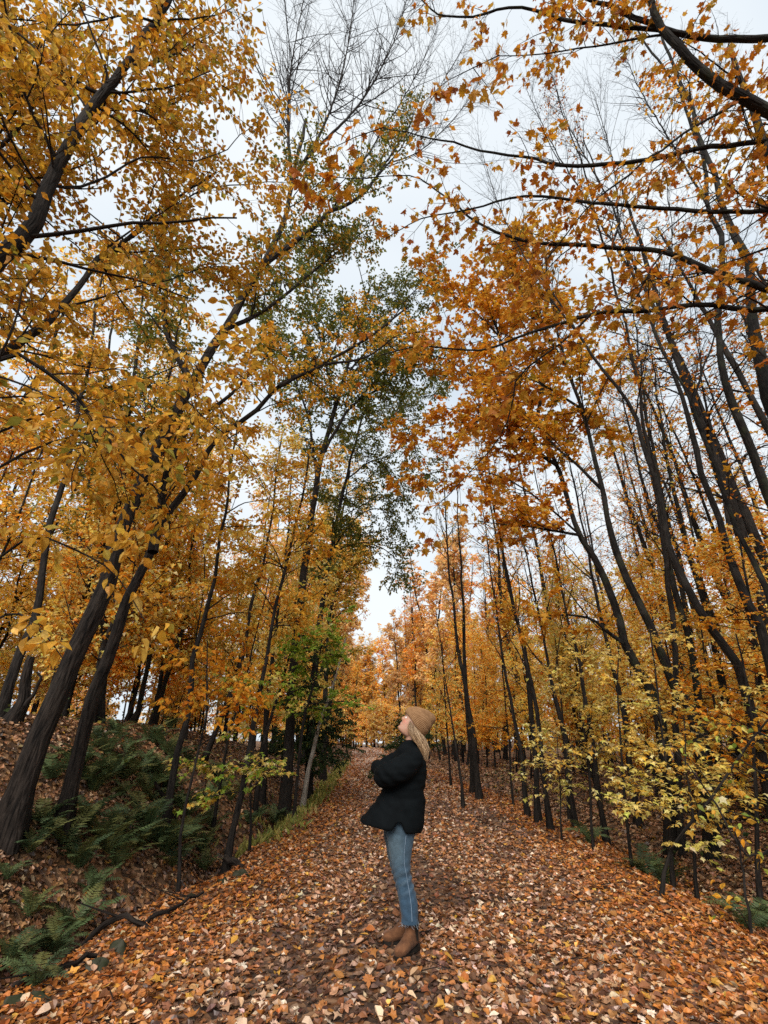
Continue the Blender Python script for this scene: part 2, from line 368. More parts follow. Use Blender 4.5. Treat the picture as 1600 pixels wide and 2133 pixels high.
def sheet(name, xs, ys, zoff, m, mask=None):
    X, Y = np.meshgrid(xs, ys); Z = ground(X, Y) + zoff
    V = np.stack([X, Y, Z], -1).reshape(-1, 3); nx = len(xs)
    i = np.arange(len(ys) - 1)[:, None] * nx + np.arange(nx - 1)[None]
    q = np.stack([i, i + 1, i + nx + 1, i + nx], -1).reshape(-1, 4)
    o = link(name, mesh_np(name, V, [q]), m); tag(o, kind='structure'); return o
xs = np.unique(np.concatenate([np.linspace(-155, -60, 6), np.linspace(-60, -12, 40), np.arange(-12, 12, .16), np.linspace(12, 60, 40), np.linspace(60, 155, 6)]))
ys = np.unique(np.concatenate([np.linspace(-55, -8, 6), np.linspace(-8, 2.5, 14), np.arange(2.5, 16, .15), np.arange(16, 40, .45), np.linspace(40, 110, 50), np.linspace(110, 225, 12)]))
o = sheet('ground', xs, ys, 0, M['floor']); tag(o, 'forest floor of the leafy woodland on both sides of the track')
# the track itself, a sheet of its own between its two edges
ypath = np.concatenate([np.arange(-6, 20, .15), np.arange(20, 60, .5), np.linspace(60, 130, 30)])
tt = np.linspace(0, 1, 44)
xl_ = np.interp(ypath, YL, XL) - .05; xr_ = np.interp(ypath, YR, XR) + .05
X = xl_[:, None] + (xr_ - xl_)[:, None] * tt[None]; Y = np.repeat(ypath[:, None], len(tt), 1)
V = np.stack([X, Y, ground(X, Y) + .02], -1).reshape(-1, 3); nx = len(tt)
i = np.arange(len(ypath) - 1)[:, None] * nx + np.arange(nx - 1)[None]
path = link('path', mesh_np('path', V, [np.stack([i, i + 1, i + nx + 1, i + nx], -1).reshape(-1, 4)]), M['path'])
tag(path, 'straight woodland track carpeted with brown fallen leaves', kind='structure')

# ------------------------------------------------------------------ fallen leaves
PAL_PATH = [(.42, .22, .12, 3.2), (.56, .38, .25, 2.2), (.34, .13, .04, 3.4), (.10, .045, .026, 3.0), (.42, .16, .04, 2.6), (.66, .50, .37, .9), (.60, .32, .05, .35), (.21, .09, .04, 3.0)]
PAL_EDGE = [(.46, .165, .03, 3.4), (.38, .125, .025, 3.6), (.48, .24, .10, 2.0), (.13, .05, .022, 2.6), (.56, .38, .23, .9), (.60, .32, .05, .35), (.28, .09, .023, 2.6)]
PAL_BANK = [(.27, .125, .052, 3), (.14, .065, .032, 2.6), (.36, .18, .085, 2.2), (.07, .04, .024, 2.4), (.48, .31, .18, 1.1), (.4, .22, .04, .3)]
PAL_WET_SHADE = [(.14, .07, .045, 3), (.09, .05, .035, 3), (.24, .13, .08, 2), (.34, .20, .12, 1), (.22, .08, .03, 2)]
def wet(x, y):                     # trodden damp patches along the middle of the track
    xl = np.interp(y, YL, XL); xr = np.interp(y, YR, XR); c = np.abs((x - (xl + xr) / 2) / ((xr - xl) / 2))
    return sstep(.08, .5, vnoise(x * .8 + 3.1, y * .42 + 1.7) + .25 * vnoise(x * 2.6, y * 1.4)) * (1 - sstep(.5, .75, c))
rng = np.random.default_rng(7)
def litter_points(y0, y1, xa, xb, dens):
    n = int((y1 - y0) * (xb - xa) * dens); x = rng.uniform(xa, xb, n); y = rng.uniform(y0, y1, n)
    lim = y * .90 + 1.2                                   # what the lens can see, and a margin for a step aside
    k = (np.abs(x) < lim) & (rng.random(n) > .5 * wet(x, y)); return x[k], y[k]
def lay(x, y, smin, smax, kind, acc, lift=.0, tilt=.24):
    n = len(x)
    z = ground(x, y); e = .05
    gx = (ground(x + e, y) - ground(x - e, y)) / (2 * e); gy = (ground(x, y + e) - ground(x, y - e)) / (2 * e)
    nr = norm(np.stack([-gx, -gy, np.ones(n)], -1) + np.concatenate([rng.normal(0, tilt, (n, 2)), np.zeros((n, 1))], 1))
    a = rng.uniform(0, 2 * math.pi, n); d = np.stack([np.cos(a), np.sin(a), np.zeros(n)], -1)
    d -= nr * (d * nr).sum(1, keepdims=True); d = norm(d)
    xl = np.interp(y, YL, XL); xr = np.interp(y, YR, XR)
    s = np.maximum(xl - x, x - xr)                         # >0 off the track
    ce = np.abs((x - (xl + xr) / 2) / ((xr - xl) / 2))
    col = pick(PAL_PATH, n, rng); e_ = (rng.random(n) < sstep(.45, .8, ce)); col[e_] = pick(PAL_EDGE, int(e_.sum()), rng)
    col = np.clip(col * 1.05, 0, .9)
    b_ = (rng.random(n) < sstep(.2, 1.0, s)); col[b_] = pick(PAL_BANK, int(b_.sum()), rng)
    w_ = rng.random(n) < .72 * wet(x, y); col[w_] = pick(PAL_WET_SHADE, int(w_.sum()), rng)
    dt = (rng.random(n) < .8 * np.exp(-((xl - x - .5) / .32) ** 2)); col[dt] = pick(PAL_WET_SHADE, int(dt.sum()), rng) * .7  # left ditch: wet leaves, with the ditch's shade put into their colour
    pos = np.stack([x, y, z + rng.uniform(.008, .04, n) + lift], -1)
    size = rng.uniform(smin, smax, n)
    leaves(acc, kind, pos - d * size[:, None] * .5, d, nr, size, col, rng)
litter = Acc()
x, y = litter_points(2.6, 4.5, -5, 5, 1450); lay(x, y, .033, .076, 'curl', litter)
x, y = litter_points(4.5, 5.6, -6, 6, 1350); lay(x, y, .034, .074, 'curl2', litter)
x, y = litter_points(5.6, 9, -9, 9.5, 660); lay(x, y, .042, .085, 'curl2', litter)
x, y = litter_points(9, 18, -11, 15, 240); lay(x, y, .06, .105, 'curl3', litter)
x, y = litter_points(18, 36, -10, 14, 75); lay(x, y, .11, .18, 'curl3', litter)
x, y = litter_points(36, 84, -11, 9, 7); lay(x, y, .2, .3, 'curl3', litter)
lo = link('leaf_litter', litter.mesh('leaf_litter', False), M['litter'])
tag(lo, 'thick carpet of brown and orange fallen leaves over track and banks', 'fallen leaves', kind='stuff')
# the nearest leaves, each a piece of its own on the track
protos = []
for q in range(24):
    a = Acc(); T = TM['curl'][q % 10]
    c = pick([(.60, .31, .05, 1), (.50, .32, .19, 2), (.40, .145, .035, 3.4), (.22, .09, .035, 2.4), (.60, .45, .31, .5)], 1, rng)
    a.add(T[0] - np.array([0, .5, 0]), T[1], None, np.repeat(c, len(T[0]), 0)); me = a.mesh('leaf', False); me.materials.append(M['litter']); protos.append(me)
for q in range(290):
    yy = 2.9 + 2.6 * rng.random() ** 1.3; xx = rng.uniform(-1, 1) * min(yy * .72, 2.4)
    ob = link('leaf', protos[rng.integers(24)], None, path, (xx, yy, gz(xx, yy) + rng.uniform(.04, .06)))
    s = rng.uniform(.05, .085); ob.scale = (s, s, s); ob.rotation_euler = (rng.normal(0, .3), rng.normal(0, .3), rng.uniform(0, 6.28))
# ------------------------------------------------------------------ trees
GOLD = [(.80, .43, .045, 3), (.74, .37, .035, 3), (.84, .52, .09, 1.5), (.56, .33, .04, 1.3), (.42, .34, .045, .7), (.66, .28, .02, 1)]
AMBER = [(.80, .37, .03, 3), (.76, .29, .022, 2.2), (.84, .46, .06, 1.5), (.62, .21, .016, 1.4), (.62, .38, .04, .6)]
RUST = [(.72, .26, .024, 3), (.62, .18, .015, 2), (.78, .36, .04, 1.6), (.46, .12, .014, 1), (.74, .42, .06, .6)]
YELLOW = [(.92, .68, .20, 3), (.90, .60, .13, 3), (.92, .76, .34, 1.5), (.84, .48, .07, 1.3), (.70, .60, .13, .6)]
LEMON = [(.90, .72, .24, 3), (.86, .68, .18, 2), (.64, .60, .12, 1.5), (.92, .80, .42, 1)]
OLIVE = [(.16, .17, .03, 3), (.12, .14, .03, 2), (.26, .22, .03, 1.3), (.40, .26, .03, .7), (.09, .12, .03, 1)]
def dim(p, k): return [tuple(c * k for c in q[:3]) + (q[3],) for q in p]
GREEN = [(.32, .46, .05, 3), (.42, .54, .08, 2), (.22, .34, .04, 1.5), (.58, .58, .09, 1)]
LIME = [(.42, .48, .08, 2), (.62, .58, .12, 2), (.72, .60, .16, 1.2), (.28, .38, .06, 1)]
MAROON = [(.20, .035, .02, 2), (.28, .06, .02, 2), (.40, .14, .02, 1)]
DARKG = [(.05, .085, .032, 3), (.075, .115, .038, 2), (.035, .06, .025, 2), (.12, .15, .04, .5)]
PALE_HAZE = [(.78, .50, .20, 3), (.82, .56, .26, 2), (.70, .40, .13, 2), (.84, .64, .36, 1)]  # leaf tones paled to stand in for haze over the far trees

def SP_(leaf='ovate', size=(.06, .09), pal=GOLD, space=.05, l1=None, l2=None, l3=None, droop=.35, tilt=.45, limb=None, on1=False, trop=.0, n2=5, n3=3, keep=1.0):
    return dict(leaf=leaf, size=size, pal=pal, space=space, l1=l1, l2=l2, l3=l3, droop=droop, tilt=tilt, limb=limb, on1=on1, n2=n2, n3=n3, keep=keep)

def stem_arr(pts, r0, r1, n, rng, wob):
    return resample(pts, [r0 + (r1 - r0) * q / (len(pts) - 1) for q in range(len(pts))], n, rng, wob)

def grow(stems, limbs, S, rng, t0=.35):
    """-> branch polylines by level and the leaf sites"""
    B = []; sites = []
    st = np.stack([s[0] for s in stems]) if stems else None
    L1 = []
    if S['l1'] and stems:
        for P, R in stems: L1.append(spawn(P[None], R[None], rng, n=9, t0=t0, **S['l1']))
    if limbs and S['limb']:
        for P, R in limbs: L1.append(spawn(P[None], R[None], rng, n=9, t0=.12, **S['limb']))
    P1 = np.concatenate([a for a, _ in L1]) if L1 else np.zeros((0, 9, 3)); R1 = np.concatenate([b for _, b in L1]) if L1 else np.zeros((0, 9))
    B.append((P1, R1))
    P2, R2 = (spawn(P1, R1, rng, n=S['n2'], **S['l2']) if S['l2'] and len(P1) else (np.zeros((0, 6, 3)), np.zeros((0, 6))))
    if limbs and S['l2']:
        for P, R in limbs:
            a, b = spawn(P[None], R[None], rng, n=S['n2'], **S['l2']); P2 = np.concatenate([P2, a]) if len(P2) else a; R2 = np.concatenate([R2, b]) if len(R2) else b
    B.append((P2, R2))
    P3, R3 = (spawn(P2, R2, rng, n=S['n3'], **S['l3']) if S['l3'] and len(P2) else (np.zeros((0, 4, 3)), np.zeros((0, 4))))
    B.append((P3, R3))
    if S['leaf']:
        for Pq, t in ((P1, .55), (P2, .3), (P3, .05)):
            if len(Pq): sites.append(leaf_sites(Pq, rng, S['space'], droop=S['droop'], tilt=S['tilt'], t0=t))
    if sites:
        sites = [np.concatenate([s[q] for s in sites]) for q in range(3)]
        if S['keep'] < 1:
            k = rng.random(len(sites[0])) < S['keep']; sites = [s[k] for s in sites]
    return B, sites

def tree(name, label, cat, group, trunk, limbs, S, seed, bark='bark', t0=.35, wob=.02, extra=None, single=0, flare=1.5, leafmat='leaf', sides=10, kidname='limb'):
    """trunk: (pts, r0, r1); limbs: [(pts, r0, r1)] traced boughs; extra: more (limbs, spec) pairs with their own leaves"""
    rng = np.random.default_rng(seed)
    pts, r0, r1 = trunk
    b = Vector(pts[0]); root = empty(name, b, label, cat, group); off = np.array(b)
    ln = sum((Vector(pts[q + 1]) - Vector(pts[q])).length for q in range(len(pts) - 1))
    P, R = stem_arr(pts, r0, r1, max(10, int(ln * 2.2)), rng, wob)
    s = np.linspace(0, ln, len(R)); R = R * (1 + (flare - 1) * np.exp(-s / max(.12, r0 * 2.2))) * (1 + .05 * np.sin(s * 2.3 + seed))
    stem = (P.copy(), R.copy())
    P[0, 2] -= .12
    V, q, bk = tubes(P[None], R[None], sides)
    rel = V - np.repeat(P, sides, 0)
    bump = 1 + .06 * np.sin(3 * np.arctan2(rel[:, 1], rel[:, 0]) + seed + V[:, 2] * .9) + .035 * np.sin(5 * np.arctan2(rel[:, 1], rel[:, 0]) - V[:, 2] * 2.1)
    sv = np.repeat(s, sides); bump += .22 * np.exp(-sv / .22) * np.cos(4 * np.arctan2(rel[:, 1], rel[:, 0]) + seed) + .02 * rng.normal(0, 1, len(V)) * (np.repeat(R, sides) > .05)
    V = np.repeat(P, sides, 0) + rel * bump[:, None]
    link('trunk', mesh_np('trunk', V - off, [q], True, None, bk), M[bark], root)
    LB = []
    for lp, a0, a1 in limbs:
        l2 = sum((Vector(lp[q + 1]) - Vector(lp[q])).length for q in range(len(lp) - 1))
        Pq, Rq = stem_arr(lp, a0, a1, max(10, int(l2 * 5)), rng, wob * .7)
        V, q, bk = tubes(Pq[None], Rq[None], 7); link(kidname, mesh_np(kidname, V - off, [q], True, None, bk), M[bark], root); LB.append((Pq, Rq))
    groups = [([stem], LB, S)]
    for lp_list, S2 in (extra or []):
        E = []
        for lp, a0, a1 in lp_list:
            l2 = sum((Vector(lp[q + 1]) - Vector(lp[q])).length for q in range(len(lp) - 1))
            Pq, Rq = stem_arr(lp, a0, a1, max(8, int(l2 * 5)), rng, wob * .5)
            V, q, bk = tubes(Pq[None], Rq[None], 6); link(kidname, mesh_np(kidname, V - off, [q], True, None, bk), M[bark], root); E.append((Pq, Rq))
        groups.append(([], E, S2))
    tw = Acc(); cr_ = Acc(); nleaf = 0; big = []
    for st, lb, Sx in groups:
        B, sites = grow(st, lb, Sx, rng, t0)
        for (Pq, Rq), k in zip(B, (5, 4, 3)):
            if len(Pq):
                V, q, bk = tubes(Pq, Rq, k); tw.add(V - off, q, bk)
        if len(sites):
            pos, d, nr = sites; n = len(pos)
            size = Sx['size'][0] * .75 + (Sx['size'][1] * 1.1 - Sx['size'][0] * .75) * rng.beta(2, 2, n); col = pick(Sx['pal'], n, rng)
            keep = np.ones(n, bool)
            if single:
                dist = np.linalg.norm(pos - np.array(CAM), axis=1); dd = pos - np.array(CAM); tq = np.maximum(dd[:, 1] * CP + dd[:, 2] * SP, .01); pr = np.stack([800 + FPX * dd[:, 0] / tq, 1066.5 - FPX * (-dd[:, 1] * SP + dd[:, 2] * CP) / tq], -1)
                inv = (pr[:, 0] > 10) & (pr[:, 0] < 1590) & (pr[:, 1] > 10) & (pr[:, 1] < 2120) & (pos[:, 1] > .3)
                score = np.where(inv, dist / size, 1e9); ids = np.argsort(score)[:single]
                big += [(pos[i], d[i], nr[i], size[i], col[i], Sx['leaf']) for i in ids if score[i] < 1e8]; keep[ids] = False
            leaves(cr_, Sx['leaf'], pos[keep] - off, d[keep], nr[keep], size[keep], col[keep], rng)
    if tw.n: tag(link('branches', tw.mesh('branches'), M['twig'], root), kind='stuff')
    if cr_.n:
        c = tag(link('crown', cr_.mesh('crown', False), M[leafmat], root), kind='stuff')
    if big:
        cache = {}
        for i, (p, d, nr, sz, c_, kd) in enumerate(big):
            T = TM[kd]; key = (kd, i % 16)
            if key not in cache:
                a = Acc(); t_ = T[i % len(T)]; a.add(t_[0], t_[1], None, np.repeat(c_[None], len(t_[0]), 0)); me = a.mesh('leaf', False); me.materials.append(M['leaf']); cache[key] = me
            ob = link('leaf', cache[key], None, root)
            x_ = np.cross(d, nr); ob.matrix_local = Matrix(((x_[0] * sz, d[0] * sz, nr[0] * sz, p[0] - off[0]), (x_[1] * sz, d[1] * sz, nr[1] * sz, p[1] - off[1]), (x_[2] * sz, d[2] * sz, nr[2] * sz, p[2] - off[2]), (0, 0, 0, 1)))
    return root
def copy_tree(o, parent=None):
    c = o.copy(); COL.objects.link(c); c.parent = parent
    for ch in o.children: copy_tree(ch, c)
    return c
def A(pts, Y0, Y1=None):          # photograph pixels -> points, the distance running from Y0 to Y1
    Y1 = Y0 if Y1 is None else Y1; n = len(pts)
    return [at(p[0], p[1], Y0 + (Y1 - Y0) * q / max(1, n - 1)) for q, p in enumerate(pts)]
def G(px, Y, pts, Y1=None):       # a trunk from its ground point through pixels
    return [base_at(px, Y)] + A(pts, Y, Y1)

# shared growth habits
l2n = dict(per_m=4.0, lo=.35, hi=.8, a0=35, a1=65, flat=.55, wob=.12)
l3n = dict(per_m=6.0, lo=.16, hi=.34, a0=30, a1=60, flat=.5, wob=.12)
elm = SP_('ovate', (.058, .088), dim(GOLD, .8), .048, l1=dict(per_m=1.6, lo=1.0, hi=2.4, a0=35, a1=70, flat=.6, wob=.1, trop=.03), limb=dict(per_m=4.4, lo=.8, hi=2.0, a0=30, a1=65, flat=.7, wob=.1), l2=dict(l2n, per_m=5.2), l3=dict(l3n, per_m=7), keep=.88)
# --- the golden tree whose stem stands just outside the picture on the left and arches over the track
b0 = Vector((-4.6, 2.7, gz(-4.6, 2.7)))
limbsL0 = [
    ([Vector((-4.1, 2.55, 3.4))] + A([(-30, 575), (0, 540), (70, 465), (100, 385), (170, 260), (215, 200), (265, 135), (320, 45), (365, -20), (420, -120)], 2.3, 2.1), .075, .022),
    ([Vector((-4.0, 2.6, 3.6))] + A([(-20, 750), (60, 700), (130, 640), (200, 545), (245, 515), (330, 440), (450, 360)], 2.7, 3.8), .045, .012),
    (A([(215, 200), (150, 160), (60, 85), (-20, 30)], 2.2, 1.9), .02, .008),
    (A([(170, 260), (240, 230), (330, 225), (450, 170)], 2.2, 3.0), .02, .006),
    (A([(245, 515), (330, 455), (420, 400), (520, 380), (600, 380)], 3.6, 4.4), .016, .005),
    ([Vector((-4.2, 2.6, 2.6))] + A([(-40, 760), (90, 770), (170, 835), (220, 910), (280, 980), (320, 1010), (355, 1065)], 2.3, 3.3), .018, .004),
    (A([(300, 640), (350, 705), (430, 790), (475, 880)], 2.7, 3.0), .008, .003),
    (A([(130, 640), (240, 610), (330, 590), (430, 560), (520, 560)], 3.2, 4.0), .012, .004),
    (A([(265, 135), (350, 120), (420, 90), (500, 120)], 2.1, 2.8), .015, .005),
    (A([(320, 45), (250, 30), (150, 50), (0, 38)], 2.1, 1.9), .014, .005),
    ([Vector((-4.5, 2.5, 5.6))] + A([(-40, 330), (30, 280), (80, 200), (110, 110), (140, 30)], 2.6, 2.7), .03, .008),
    ([Vector((-4.4, 2.6, 4.6))] + A([(-50, 470), (15, 400), (50, 310), (60, 220), (40, 120)], 3.0, 3.2), .025, .006),
    ([Vector((-4.6, 2.5, 6.0))] + A([(-40, 160), (10, 100), (40, 30)], 2.4, 2.4), .02, .006),
    (A([(100, 385), (190, 380), (300, 330), (440, 330), (540, 250)], 2.25, 3.2), .014, .004),
]
tree('golden_elm', 'golden leaved tree arching in over the upper left with thick dark bough', 'tree', None,
     ([b0, Vector((-4.45, 2.65, 1.8)), Vector((-4.1, 2.55, 3.4)), Vector((-4.7, 2.5, 6.5)), Vector((-5.6, 2.4, 9.5))], .14, .04), limbsL0,
     dict(elm, l1=dict(per_m=.6, lo=1.0, hi=2.2, a0=40, a1=75, flat=.5, wob=.1)), 11, single=110)
# low drooping sprays of big yellow leaves in front of the leaning trunks
spray = SP_('ovate', (.075, .115), [(.78, .45, .06, 3), (.70, .38, .04, 2), (.80, .52, .12, 1.5), (.6, .4, .06, .7)], .045, limb=dict(per_m=4.5, lo=.22, hi=.6, a0=30, a1=60, flat=.4, wob=.1, trop=-.05), l2=dict(per_m=5, lo=.12, hi=.3, a0=30, a1=60, flat=.4, wob=.1, trop=-.05), droop=.8, tilt=.6)
tree('beech_sapling', 'young tree holding low drooping sprays of big yellow leaves before the leaning trunks', 'tree', None,
     ([Vector((-3.9, 3.3, gz(-3.9, 3.3)))] + A([(-60, 1500), (-40, 1200), (-60, 1000), (-50, 880)], 3.3, 3.0), .03, .012),
     [(A([(-40, 1200), (60, 1120), (180, 1150), (240, 1200), (300, 1290)], 3.2, 3.3), .011, .003),
      (A([(-30, 1300), (30, 1280), (90, 1310), (130, 1370)], 3.2, 3.0), .009, .003),
      (A([(-60, 1010), (80, 930), (220, 905), (330, 950), (420, 1010), (500, 1000)], 3.1, 3.9), .012, .003),
      (A([(220, 905), (260, 1010), (280, 1100), (290, 1160)], 3.3, 3.4), .006, .002),
      (A([(-60, 930), (120, 850), (300, 790), (430, 870), (520, 960), (560, 1050)], 3.1, 4.1), .012, .003),
      (A([(300, 790), (400, 750), (480, 770), (560, 840)], 3.5, 4.2), .007, .002)], spray, 12, single=130)

# --- the two leaning trunks in the left foreground
bareup = dict(per_m=2.2, lo=1.4, hi=3.0, a0=18, a1=40, flat=1.0, wob=.06, trop=.06)
elm1 = SP_('rhomb', (.08, .115), OLIVE + [(.5, .28, .03, 3)], .05, l1=dict(per_m=2.2, lo=1.2, hi=2.6, a0=35, a1=65, flat=.7, wob=.1), limb=dict(per_m=3.4, lo=.8, hi=1.9, a0=30, a1=60, flat=.8, wob=.1), l2=dict(per_m=5, lo=.4, hi=.9, wob=.1), l3=dict(per_m=6, lo=.2, hi=.4, wob=.1), keep=.8)
baretop = SP_(None, limb=dict(per_m=3.0, lo=2.2, hi=4.4, a0=15, a1=38, flat=1, wob=.05, trop=.05, shrink=.35, rl=.006), l2=dict(per_m=2.6, lo=.7, hi=1.7, a0=22, a1=48, flat=1, wob=.06, trop=.06, rmin=.0026), l3=dict(per_m=3.2, lo=.25, hi=.6, a0=25, a1=55, flat=1, wob=.08, trop=.05, rmin=.0022))
tree('leaning_elm', 'large grey ridged trunk leaning right from the fern bank at the left edge', 'tree', None,
     (G(12, 5.7, [(60, 1590), (150, 1385), (212, 1240), (262, 1080), (330, 930), (400, 800), (465, 690), (520, 595), (552, 545), (595, 450), (608, 380), (640, 250)], 6.6), .128, .04),
     [(A([(550, 550), (640, 485), (690, 440), (750, 410), (800, 345), (860, 250)], 6.4, 7.4), .07, .02),
      (A([(400, 800), (345, 680), (350, 560), (370, 420)], 6.1, 6.6), .06, .02),
      (A([(465, 690), (560, 640), (660, 560), (760, 480)], 6.3, 7.5), .05, .015)],
     elm1, 21, 'barkelm', t0=.5, extra=[([(A([(608, 380), (600, 250), (610, 120), (640, -40)], 6.6, 7.2), .05, .012), (A([(608, 380), (680, 250), (720, 120), (740, -20)], 6.6, 7.4), .05, .012),
                                         (A([(640, 330), (760, 200), (830, 60), (860, -60)], 6.6, 7.6), .04, .01), (A([(690, 440), (780, 300), (860, 170), (910, 60)], 6.9, 7.8), .03, .01), (A([(750, 410), (840, 300), (910, 190), (970, 90)], 7, 8), .025, .008), (A([(800, 345), (880, 310), (960, 230), (1010, 150)], 7.2, 8), .02, .006)], baretop)], sides=16)
tree('leaning_elm', 'second leaning trunk close behind the biggest one, forking right over the track', 'tree', None,
     (G(128, 6.3, [(180, 1490), (215, 1390), (268, 1245), (318, 1150), (342, 1075), (375, 1040), (415, 980), (450, 915), (520, 865), (580, 805), (650, 770), (750, 715), (850, 640)], 8.2), .085, .025),
     [(A([(318, 1150), (345, 1000), (400, 880), (470, 830), (560, 740)], 6.5, 7.2), .08, .02),
      (A([(580, 805), (680, 760), (760, 745), (830, 700), (900, 690)], 7.3, 8.6), .04, .01)],
     dict(elm1, pal=GOLD + [(.2, .2, .03, 2)], keep=.8), 22, 'barkelm', t0=.45, sides=14)
tree('dead_stump', 'broken dead snag standing on the bank at the left edge', 'stump', None,
     ([base_at(20, 6.9)] + A([(40, 1480), (58, 1400), (66, 1370)], 6.9), .085, .05), [(A([(52, 1470), (85, 1420), (78, 1400)], 6.8), .03, .012)], SP_(None), 23, 'barkelm', flare=1.9)

# --- slim trees on the left
thinL = SP_('rhomb', (.085, .125), GOLD, .06, l1=dict(per_m=4.2, lo=.9, hi=2.2, a0=40, a1=75, flat=.5, wob=.1), l2=dict(per_m=4.6, lo=.4, hi=.9, wob=.12, flat=.4), l3=dict(per_m=6, lo=.2, hi=.42, flat=.4))
def pal(S, p, **kw): return dict(S, pal=p, **kw)
LEFT = [  # label, base px, Y, pixels, Y1, r0, r1, palette, seed
    ('slim dark trunk beside the snag, bending right as it climbs', 0, 7.2, [(30, 1390), (65, 1290), (95, 1150), (115, 1065), (145, 950), (170, 825), (185, 740), (215, 560)], 7.8, .07, .025, GOLD),
    ('straight slim trunk rising behind the two leaning elms', 205, 9.5, [(225, 1150), (245, 1020), (265, 890), (290, 700), (305, 560)], 9.8, .085, .03, OLIVE),
    ('slim dark trunk rooted among ferns, third trunk right of the leaning pair', 345, 8.0, [(372, 1565), (395, 1430), (402, 1365), (440, 1225), (460, 1110), (475, 1025), (500, 880)], 8.5, .055, .02, GOLD),
    ('very thin crooked stem rising from the ditch bank among ferns', 372, 6.7, [(385, 1700), (400, 1625), (415, 1540), (430, 1450), (432, 1330)], 6.9, .022, .008, AMBER),
    ('dark slanting stem with a curved foot above the ditch', 466, 8.0, [(500, 1650), (515, 1570), (530, 1500), (545, 1425), (556, 1365), (575, 1250), (600, 1150), (630, 1025), (650, 915)], 8.8, .05, .02, GOLD),
    ('slim trunk leaning right, its foot behind the fern bank', 415, 10.5, [(450, 1525), (485, 1425), (515, 1330), (530, 1240), (550, 1175), (570, 1040), (590, 900)], 11, .06, .02, YELLOW),
    ('thin stem just behind the curved-foot stem', 440, 9.2, [(470, 1560), (500, 1460), (530, 1340), (560, 1200)], 9.5, .028, .01, AMBER),
    ('thin grey tree standing in the yellow thicket left of the green sapling', 545, 13, [(556, 1480), (565, 1380), (585, 1220), (600, 1100), (610, 960)], 13.4, .07, .02, YELLOW),
    ('leaning stem between the curved-foot stem and the pale trunk', 530, 11.5, [(556, 1520), (585, 1430), (610, 1340), (650, 1200)], 12, .045, .015, YELLOW),
    ('slender upright trunk behind the ferns at the top of the bank', 270, 12, [(285, 1500), (300, 1430), (330, 1260), (350, 1100), (375, 900)], 12.4, .085, .03, GOLD),
    ('slender trunk next to the upright one on the bank crest', 312, 13, [(325, 1470), (345, 1350), (365, 1200), (390, 1000)], 13.3, .07, .025, YELLOW),
    ('tall slim trunk in the golden wood behind the dead snag', 95, 10.5, [(130, 1350), (160, 1200), (190, 1000), (215, 820), (240, 620)], 10.9, .08, .03, GOLD),
]
for i, (lab, px, Y, pts, Y1, r0, r1, pl) in enumerate(LEFT):
    tree('slim_tree', lab, 'tree', 'slim trees on the left bank', (G(px, Y, pts, Y1), r0, r1), [], pal(thinL, pl), 100 + i, t0=.38, wob=.03)
tree('pale_birch', 'pale thin trunk leaning over the left verge far along the track', 'tree', None,
     (G(625, 13.5, [(640, 1610), (655, 1565), (670, 1500), (690, 1445), (720, 1330)], 14), .07, .03), [], pal(thinL, YELLOW, keep=.5), 140, 'barkpale', t0=.4)
greens = SP_('maple2', (.09, .13), GREEN, .05, l1=dict(per_m=8, lo=.7, hi=1.7, a0=50, a1=85, flat=.35, wob=.08), l2=dict(per_m=6, lo=.35, hi=.8, flat=.3), l3=dict(per_m=6, lo=.2, hi=.35, flat=.3), tilt=.3)
tree('green_sapling', 'bright green leafy sapling left of the track beside the dark evergreen', 'tree', None,
     (G(612, 11.5, [(632, 1500), (655, 1420), (672, 1330)], 11.8), .04, .015), [], dict(greens, l1=dict(greens['l1'], lo=1.2, hi=2.7, trop=-.04)), 141, t0=.45)
tree('green_sapling', 'small green sapling low on the left bank in front of golden leaves', 'tree', None,
     (G(520, 8.6, [(528, 1520), (535, 1440)], 8.7), .02, .008), [], dict(greens, pal=GREEN + YELLOW, size=(.07, .1)), 142, t0=.3)
# --- olive green trees whose crowns close over the middle of the track
olv = SP_('rhomb', (.10, .15), OLIVE, .065, l1=dict(per_m=4.5, lo=1.8, hi=4.2, a0=40, a1=80, flat=.6, wob=.1), l2=dict(per_m=4.2, lo=.6, hi=1.3, flat=.5), l3=dict(per_m=5.5, lo=.25, hi=.5, flat=.5), limb=dict(per_m=4, lo=1, hi=2.2), keep=.95)
tree('olive_tree', 'tall tree with olive green crown meeting over the track at the centre', 'tree', None,
     (G(590, 13, [(615, 1350), (640, 1150), (670, 950), (720, 780), (770, 600)], 12), .14, .04), [(A([(670, 950), (730, 850), (800, 800), (880, 720)], 12.3, 12.6), .06, .02), (A([(660, 1000), (640, 860), (590, 740), (560, 640)], 12.5, 12), .05, .015), (A([(720, 780), (790, 700), (860, 610), (930, 550)], 12, 12.4), .04, .012), (A([(730, 850), (810, 770), (880, 760), (940, 790)], 12.3, 12.6), .035, .01), (A([(700, 840), (670, 720), (650, 600), (640, 500)], 12, 11.6), .04, .012)], dict(olv, keep=.85), 150, t0=.62)
